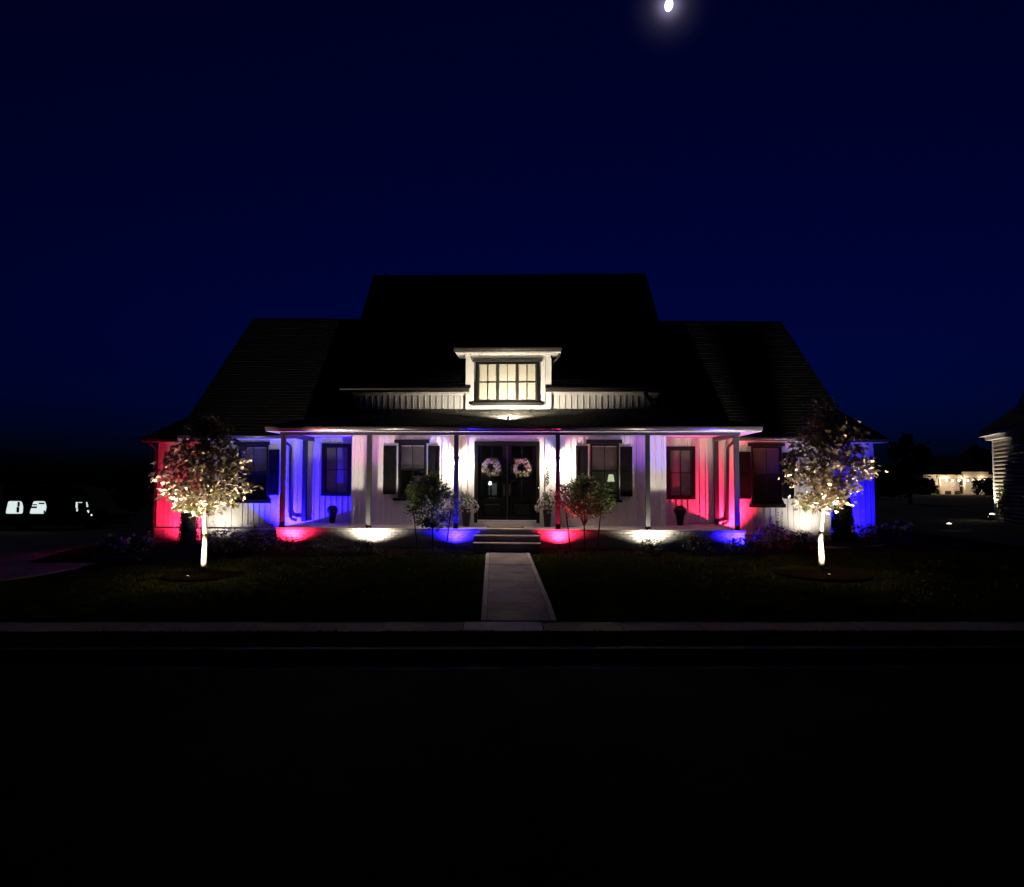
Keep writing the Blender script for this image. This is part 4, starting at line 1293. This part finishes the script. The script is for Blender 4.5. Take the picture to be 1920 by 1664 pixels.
def topiary(label, x, y, s, seed):
    r_ = random.Random(seed)
    t = thing('topiary_pot', label, 'potted plant', hw(x, y, PORCH_Z), HA, 'dark potted topiaries on the porch')
    MB().lathe([(0.075*s, 0.001), (0.08*s, 0.02), (0.125*s, 0.30*s), (0.135*s, 0.31*s), (0.135*s, 0.33*s), (0.11*s, 0.33*s)], 16).build('pot', M['urn'], t, smooth=True)
    f_ = MB(); f_.ball((0, 0, 0.40*s), 0.165*s, 16, 10, (1, 1, 0.85))
    for k in range(700):
        v = rv(r_).normalized()
        f_.leaf(OVAL, Vector((v.x*0.165*s, v.y*0.165*s, 0.40*s+v.z*0.145*s)), v+rv(r_)*0.6, r_.uniform(0, 6), 0.035, 0.2)
    f_.build('foliage', M['needle'], t)
topiary('dark rounded topiary in a tapered pot against the blue wall', -4.97, 0.55, 0.92, 71)
topiary('dark rounded topiary in a tapered pot beside the pink-lit wall', 4.76, 0.55, 1.0, 72)

def wreath(label, x, seed, ry=0.20):
    r_ = random.Random(seed)
    t = thing('wreath', label, 'wreath', hw(x, -0.045, 2.525), HA, 'wreaths on the front doors')
    tw = MB()
    for k in range(3):
        pts = [((0.185+0.012*math.sin(5*a+k*2))*math.cos(a), -0.01+0.012*math.cos(7*a+k), (0.185+0.012*math.sin(5*a+k*2))*math.sin(a)) for a in frange(0, 6.2832, 26)]
        tw.tube(pts, 0.008, 5, False)
    tw.build('twig_ring', M['dbark'], t)
    fol = MB(); fl_ = MB()
    for k in range(330):
        a = r_.uniform(0, 6.28); rr = 0.19+r_.gauss(0, 0.035)
        p_ = Vector((rr*math.cos(a), -0.03+r_.gauss(0, 0.02), rr*math.sin(a)))
        fol.leaf(OVAL, p_, Vector((r_.gauss(0, .6), -1, r_.gauss(0, .6))), r_.uniform(0, 6), r_.uniform(0.04, 0.065), 0.3)
    for k in range(115):
        a = r_.uniform(0, 6.28); rr = 0.19+r_.gauss(0, 0.040)
        c = Vector((rr*math.cos(a), -0.055+r_.gauss(0, 0.012), rr*math.sin(a)))
        for i in range(5):
            u = rv(r_).normalized()
            fl_.leaf(PETAL, c+Vector((u.x, u.y*0.4, u.z))*0.016, Vector((u.x*0.6, -1, u.z*0.6)), r_.uniform(0, 6), 0.040, 0.2)
    fol.build('foliage', M['leaf'], t, kind='stuff')
    fl_.build('blossom', M['cream'], t, kind='stuff')
wreath('white flower wreath hanging on the left door leaf', -0.435, 81)
wreath('white flower wreath hanging on the right door leaf', 0.408, 82)
dm = thing('doormat', 'brown coir doormat on the porch in front of the doors', 'doormat', hw(0, -0.62, PORCH_Z), HA)
MB().box(-0.42, 0.42, -0.24, 0.24, 0.002, 0.018).build('pile', M['matfib'], dm)
mb = MB()
for k in range(24):
    zz = -0.23+0.02*k
    for s in (-1, 1): mb.box(min(s*0.421, s*0.48), max(s*0.421, s*0.48), zz-0.004, zz+0.004, 0.002, 0.010)
mb.build('fringe', M['stake'], dm, kind='stuff')

# lit things inside, seen through the glass
def inside_lamp(label, x, y, z, col, s, rad, h):
    t = thing('table_lamp', label, 'lamp', hw(x, y, z), HA)
    MB().lathe([(rad, 0.0), (rad*0.62, h)], 12).build('lamp_shade', emis('shade_glow', col, s), t)
    MB().lathe([(rad*0.6, -0.30), (rad*0.25, -0.26), (rad*0.35, -0.15), (rad*0.12, 0.0)], 10).build('lamp_foot', M['pot'], t)
    MB().box(-0.22, 0.22, -0.14, 0.14, -0.34, -0.302).build('lamp_table', M['dbark'], t)
inside_lamp('small bright lamp inside, seen through the left door glass', -0.53, 1.0, 2.05, (0.75, 0.9, 1.0), 3.0, 0.06, 0.10)
inside_lamp('added lamp standing in for greenish glows in the window right of the door', 2.86, 0.5, 2.16, (0.85, 0.95, 0.62), 0.7, 0.10, 0.20)  # lamp shape added in place of blurred greenish glows
ct = thing('curtain', 'pale curtain hanging inside behind the left door glass', 'curtain', hw(-0.48, 1.3, 1.1), HA)
mb = MB()
for k in range(12):
    x0 = -0.12+0.02*k; x1 = x0+0.02
    mb.quad((x0, 0.02*(k % 2), 0), (x1, 0.02*((k+1) % 2), 0), (x1, 0.02*((k+1) % 2), 1.0), (x0, 0.02*(k % 2), 1.0))
mb.build('cloth', M['shade'], ct)

# ------------------------------------------------------------------ moon
mo = MB(); mo.ball((0, 0, 0), 1.0, 24, 16)
moon = mo.build('moon', emis('moon_glow', (1.0, 0.98, 1.0), 2.2), smooth=True)
moon.location = Vector((0, 0, 2.2))+MOON_DIR*4000
moon.scale = (20, 20, 31)
moon.rotation_euler = (0, R(10), 0)
tag(moon, 'bright white moon high in the night sky above the roof', 'moon')

# ------------------------------------------------------------------ van on the far left
van = thing('van', 'dark parked passenger van with lit side windows, far left', 'van', (-24.9, 38, -0.72))
side = [(-2.95, 0.35), (2.85, 0.35), (2.98, 0.55), (2.98, 0.95), (2.75, 1.18), (2.25, 1.30), (1.72, 2.05), (1.45, 2.38), (-2.75, 2.48), (-2.93, 2.3)]
MB().extrude_y(side, 0, 1.95).build('body', M['van'], van)
def rpoly(pts, rad, n=4):
    out = []
    k = len(pts)
    for i in range(k):
        p0, p, p1 = Vector(pts[i-1]), Vector(pts[i]), Vector(pts[(i+1) % k])
        a = p+(p0-p).normalized()*rad; b = p+(p1-p).normalized()*rad
        for j in range(n+1):
            t_ = j/n
            out.append(tuple(a*(1-t_)**2+p*2*t_*(1-t_)+b*t_*t_))
    return out
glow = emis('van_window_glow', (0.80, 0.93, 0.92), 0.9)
dim = mat('van_dark_glass', (0.02, 0.025, 0.03), 0.1, spec=0.6)
for pts, mm in (([(-2.72, 0.98), (-1.80, 0.98), (-1.78, 1.35), (-1.88, 1.66), (-2.60, 1.66)], glow), ([(-1.42, 0.98), (-0.58, 0.98), (-0.50, 1.35), (-0.60, 1.66), (-1.22, 1.66)], glow),
                ([(-0.30, 1.0), (0.85, 1.0), (0.85, 1.66), (-0.30, 1.66)], dim), ([(1.06, 1.02), (1.90, 1.30), (1.62, 1.66), (1.06, 1.66)], dim)):
    MB().extrude_y([(x, z) for x, z in rpoly(pts, 0.10)], -0.015, 0.0).build('window', mm, van)
seat = mat('van_seat_cloth', (0.02, 0.03, 0.028), 0.8)
sil = MB()
sil.box(-2.08, -1.96, -0.035, -0.016, 1.36, 1.62); sil.box(-2.12, -1.98, -0.035, -0.016, 1.05, 1.34)
sil.box(-1.40, -1.02, -0.035, -0.016, 1.28, 1.38); sil.box(-1.25, -1.02, -0.035, -0.016, 1.44, 1.50); sil.box(-0.92, -0.62, -0.035, -0.016, 1.50, 1.58)
sil.box(-0.64, -0.56, -0.035, -0.016, 1.0, 1.16)
sil.build('seat_back', seat, van)
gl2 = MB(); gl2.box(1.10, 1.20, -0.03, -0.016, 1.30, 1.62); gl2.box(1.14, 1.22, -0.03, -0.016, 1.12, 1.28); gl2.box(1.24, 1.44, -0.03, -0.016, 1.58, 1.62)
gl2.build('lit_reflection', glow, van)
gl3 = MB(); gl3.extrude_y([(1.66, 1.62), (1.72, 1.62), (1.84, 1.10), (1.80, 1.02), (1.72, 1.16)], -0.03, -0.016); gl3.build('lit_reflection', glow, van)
for x in (-1.85, 1.95):
    wl_ = MB(); wl_.v = []
    w = MB(); w.tube([(x, -0.03, 0.34), (x, 0.22, 0.34)], 0.34, 20); wo_ = w.build('wheel', M['rubber'], van)
    w = MB(); w.tube([(x, -0.045, 0.34), (x, -0.032, 0.34)], 0.20, 14); w.build('rim', M['steel'], wo_)
MB().box(2.86, 3.0, 0.15, 0.5, 0.78, 0.98).build('headlight', M['steel'], van)
MB().box(2.90, 3.05, 0.05, 1.9, 0.36, 0.54).build('bumper', M['rubber'], van)
MB().box(1.70, 1.82, -0.20, -0.02, 1.18, 1.36).build('side_mirror', M['rubber'], van)
MB().box(0.93, 0.945, -0.006, 0.0, 0.5, 2.2).box(-0.42, -0.405, -0.006, 0.0, 0.5, 2.2).build('door_seam', M['rubber'], van)
MB().ball((1.98, -0.03, 0.92), 0.05).build('marker_light', emis('marker_glow', (0.9, 0.9, 0.85), 1.2), van)

# ------------------------------------------------------------------ neighbouring house, right edge
nh = thing('neighbour_house', 'neighbouring house with floodlit corner and lap siding at the right edge', 'house', (22.0, 31.6, 0.2), 0)
# side wall runs from the far corner towards the road; direction in plan
dn = Vector((-1.7, -4.4, 0)).normalized(); nn_ = Vector((dn.y, -dn.x, 0))  # nn_ points away from our lawn? keep as outward
if nn_.x > 0: nn_ = -nn_
def np_(s, o, z): return dn*s+nn_*o+Vector((0, 0, z))
def nbox(mb, s0, s1, o0, o1, z0, z1):
    b = len(mb.v)
    mb.v += [tuple(np_(s, o, z)) for z in (z0, z1) for s, o in ((s0, o0), (s1, o0), (s1, o1), (s0, o1))]
    mb.f += [(b, b+3, b+2, b+1), (b+4, b+5, b+6, b+7), (b, b+1, b+5, b+4), (b+1, b+2, b+6, b+5), (b+2, b+3, b+7, b+6), (b+3, b, b+4, b+7)]
    return mb
w = MB(); nbox(w, 0.05, 9, -8, -0.02, -0.3, 3.95); w.build('wall', M['lap'], nh)
lpb = [None]
for k in range(22):
    z = 0.1+k*0.172
    prof = [(0.0, 0.0), (0.035, 0.012), (0.062, 0.05), (0.066, 0.085), (0.055, 0.125), (0.025, 0.160), (0.0, 0.168)]
    mb = MB(); kk = len(prof)
    mb.v = [tuple(np_(0.13, o, z+h)) for o, h in prof]+[tuple(np_(9, o, z+h)) for o, h in prof]
    mb.f = [(i, i+1, kk+i+1, kk+i) for i in range(kk-1)]
    mb.build('lap_board', M['lap'], nh)
nbox(MB(), -0.03, 0.12, -0.05, 0.08, -0.2, 3.86).build('corner_trim', M['trim'], nh)
nbox(MB(), -0.5, 9, -0.3, 0.50, 4.05, 4.20).build('fascia', M['trim'], nh)
nbox(MB(), -0.3, 9, -0.3, 0.28, 3.87, 4.04).build('soffit_board', M['trim'], nh)
rf = MB()
rf.poly([np_(-0.55, 0.55, 4.22), np_(9, 0.55, 4.22), np_(9, -4.0, 8.2), np_(3.2, -4.0, 8.2)])
rf.poly([np_(-0.55, 0.55, 4.22), np_(3.2, -4.0, 8.2), np_(-0.55, -8.5, 4.22)])
rf.build('roof', M['roof'], nh)
gb = MB()
gb.tube([(-2.70, -5.1, 4.62), (-1.6, -5.6, 7.2)], 0.10, 4); gb.build('rake_board', M['trim'], nh)
gw = MB(); gw.poly([(-2.50, -5.0, 4.58), (1.5, -6.5, 4.58), (-0.4, -6.0, 8.2), (-1.45, -5.5, 7.1)]); gw.build('gable', M['lap'], nh)
spotlight('ground spotlight lighting the neighbouring house corner', np_(0.75, 0.50, gz(21, 30)-0.2)+Vector((22.0, 31.6, 0.2)), np_(0.25, 0.0, 3.6)+Vector((22.0, 31.6, 0.2)), WARM, 520, 85, 0.6, 'neighbour spotlights')
spotlight('spotlight added at eave height to brighten the neighbouring gable', (19.2, 25.6, 4.30), (20.0, 26.2, 6.5), WARM, 60, 90, 0.6, 'neighbour spotlights')  # lamp added well above the ground to brighten the gable
pp = Vector((21.45, 30.2, 0))
shrub('shrub', 'tall shrub with lit leaves beside the neighbouring house corner', pp.x, pp.y, 0.75, 1.75, 91, 420, 0.11, OVAL, M['leaf'])

# ------------------------------------------------------------------ distant lit house
fh = thing('distant_house', 'distant pale house with a brightly lit columned porch', 'house', (60.5, 95, 0.35))
MB().box(-4.2, 6.2, 0.0, 8, -0.3, 2.75).build('wall', M['trim'], fh)
k = MB(); k.poly([(-5, -1.4, 2.8), (7, -1.4, 2.8), (6.0, 3.5, 5.4), (-4.2, 3.5, 5.4)]); k.poly([(-5, -1.4, 2.8), (-4.2, 3.5, 5.4), (-5, 9, 2.8)]); k.poly([(7, -1.4, 2.8), (7, 9, 2.8), (6.0, 3.5, 5.4)])
k.build('roof', M['roof'], fh)
MB().box(-3.2, 0.2, -1.5, -1.3, 2.2, 2.62).build('eave_band', M['trim'], fh)
MB().box(0.2, 3.6, -1.7, -1.3, 2.35, 3.15).build('gable_band', M['trim'], fh)
MB().box(-4.2, 6.2, -1.6, 0.0, -0.15, 0.02).build('porch_floor', M['concrete2'], fh)
for x in (-3.7, -2.9, 0.35, 1.6, 2.3, 3.6): MB().box(x, x+0.22, -1.45, -1.23, 0.02, 2.2).build('column', M['trim'], fh)
for x0, x1, z0, z1 in ((-2.6, -1.9, 0.1, 1.3), (0.75, 1.45, 0.2, 1.9), (2.65, 3.2, 0.4, 1.9), (4.2, 5.0, 0.5, 1.9)):
    w = MB().box(x0, x1, -0.05, -0.002, z0, z1).build('window', M['black'], fh)
    MB().box(x0, x1, -0.07, -0.051, (z0+z1)/2+0.1, (z0+z1)/2+0.28).build('window_rail', M['trim'], w)
for x in (-1.6, -0.3): MB().box(x, x+0.6, -0.9, -0.5, 0.02, 0.55).build('bench', M['dbark'], fh)
for i, x in enumerate((-2.6, -1.7, -0.9, 0.0, 1.2, 2.0, 2.8, 3.5)):
    MB().ball((x, -1.05, 1.98), 0.15, 8, 6).build('porch_bulb', emis('porch_glow', (1.0, 0.85, 0.66), 4.0), fh)
for x in (-2.2, 0.4, 2.6):
    lo = bpy.data.objects.new('lamp_light', lamp_data('POINT', (1.0, 0.66, 0.37), 115, rad=0.1)); COL.objects.link(lo); lo.parent = fh; lo.location = (x, -1.9, 1.9)
def far_tree(label, x, y, z, w, h, seed, m=None, nl=500, ls=0.5, trunk=0.3, shape=1.0):
    r_ = random.Random(seed)
    t = thing('far_tree', label, 'tree', (x, y, z), 0, 'dark trees behind the houses')
    MB().tube([(0, 0, -0.3), (0, 0, h*0.6)], [w*0.06, w*0.02], 7).build('trunk', M['dbark'], t)
    f_ = MB()
    cl = []
    for k in range(34):
        v = rv(r_); v = v.normalized()*v.length**0.5
        cl.append(Vector((v.x*w*0.5*(1-0.25*max(0, v.z)*shape), v.y*w*0.5, h*(0.52+trunk*0.2)+v.z*h*0.44)))
    for k in range(nl):
        c = cl[k % len(cl)]
        p = c+Vector((r_.gauss(0, w*0.075), r_.gauss(0, w*0.075), r_.gauss(0, w*0.08)))
        f_.leaf(OVAL, p, rv(r_), r_.uniform(0, 6), ls*r_.uniform(0.6, 1.4), 0.2)
    for c in cl: f_.ball(c, w*0.13, 7, 5)
    f_.build('crown', m or M['far'], t)
far_tree('tall dark tree standing left of the distant lit house', 31.5, 55, 0.2, 3.0, 5.6, 101, nl=900, ls=0.35)
far_tree('dark leafy tree half covering the right side of the distant lit porch', 62.1, 91.0, 0.2, 3.0, 2.5, 102, M['dleaf'], nl=800, ls=0.45)
far_tree('small tree with lit leaves at the left of the distant porch', 54.9, 92.2, 0.2, 2.2, 2.2, 103, M['leaf'], nl=500, ls=0.4)
far_tree('dark round tree beside the neighbouring house roof', 67.5, 100, 0.2, 5.5, 6.6, 104, nl=700, ls=0.6)
far_tree('dark spreading tree beyond the right end of the white house', 36, 70, 0.2, 5.0, 2.6, 105, nl=600, ls=0.5)
far_tree('dark round tree standing just left of the white house', -32.5, 58, -1.2, 4.2, 3.6, 106, nl=700, ls=0.5)
far_tree('low dark tree behind the parked van', -44, 66, -1.3, 6, 3.2, 107, nl=600, ls=0.6)

# street lamps far away, and mushroom path lights next door
for x, y, z, lab in ((42.7, 78, 0.95, 'tiny far-off street lamp just right of the maple'), (43.2, 78, 0.25, 'tiny far-off street lamp, lower one'), (44.6, 80, 0.62, 'tiny far-off street lamp beside the tall dark tree')):
    t = thing('street_lamp', lab, 'street lamp', (x, y, -0.6), 0, 'far street lamps')
    MB().tube([(0, 0, 0), (0, 0, z+0.55)], 0.03, 5).build('pole', M['metal'], t)
    MB().ball((0, 0, z+0.6), 0.085, 8, 6).build('lamp_head', emis('lamp_glow', (1.0, 0.9, 0.7), 3.0), t)
for x, y, s, lab in ((15.7, 25.0, 1.0, 'mushroom path light on the dark lawn, nearer and lower of the two'), (21.4, 31.0, 1.3, 'mushroom path light nearer the neighbouring house')):
    z = gz(x, y)
    t = thing('path_light', lab, 'path light', (x, y, z), 0, 'mushroom path lights')
    MB().tube([(0, 0, -0.03), (0, 0, 0.22*s)], 0.012*s, 6).build('stem', M['steel'], t)
    MB().lathe([(0.085*s, 0.20*s), (0.075*s, 0.225*s), (0.02*s, 0.25*s)], 14).build('cap', emis('cap_glow', (1.0, 0.92, 0.75), 1.6), t)
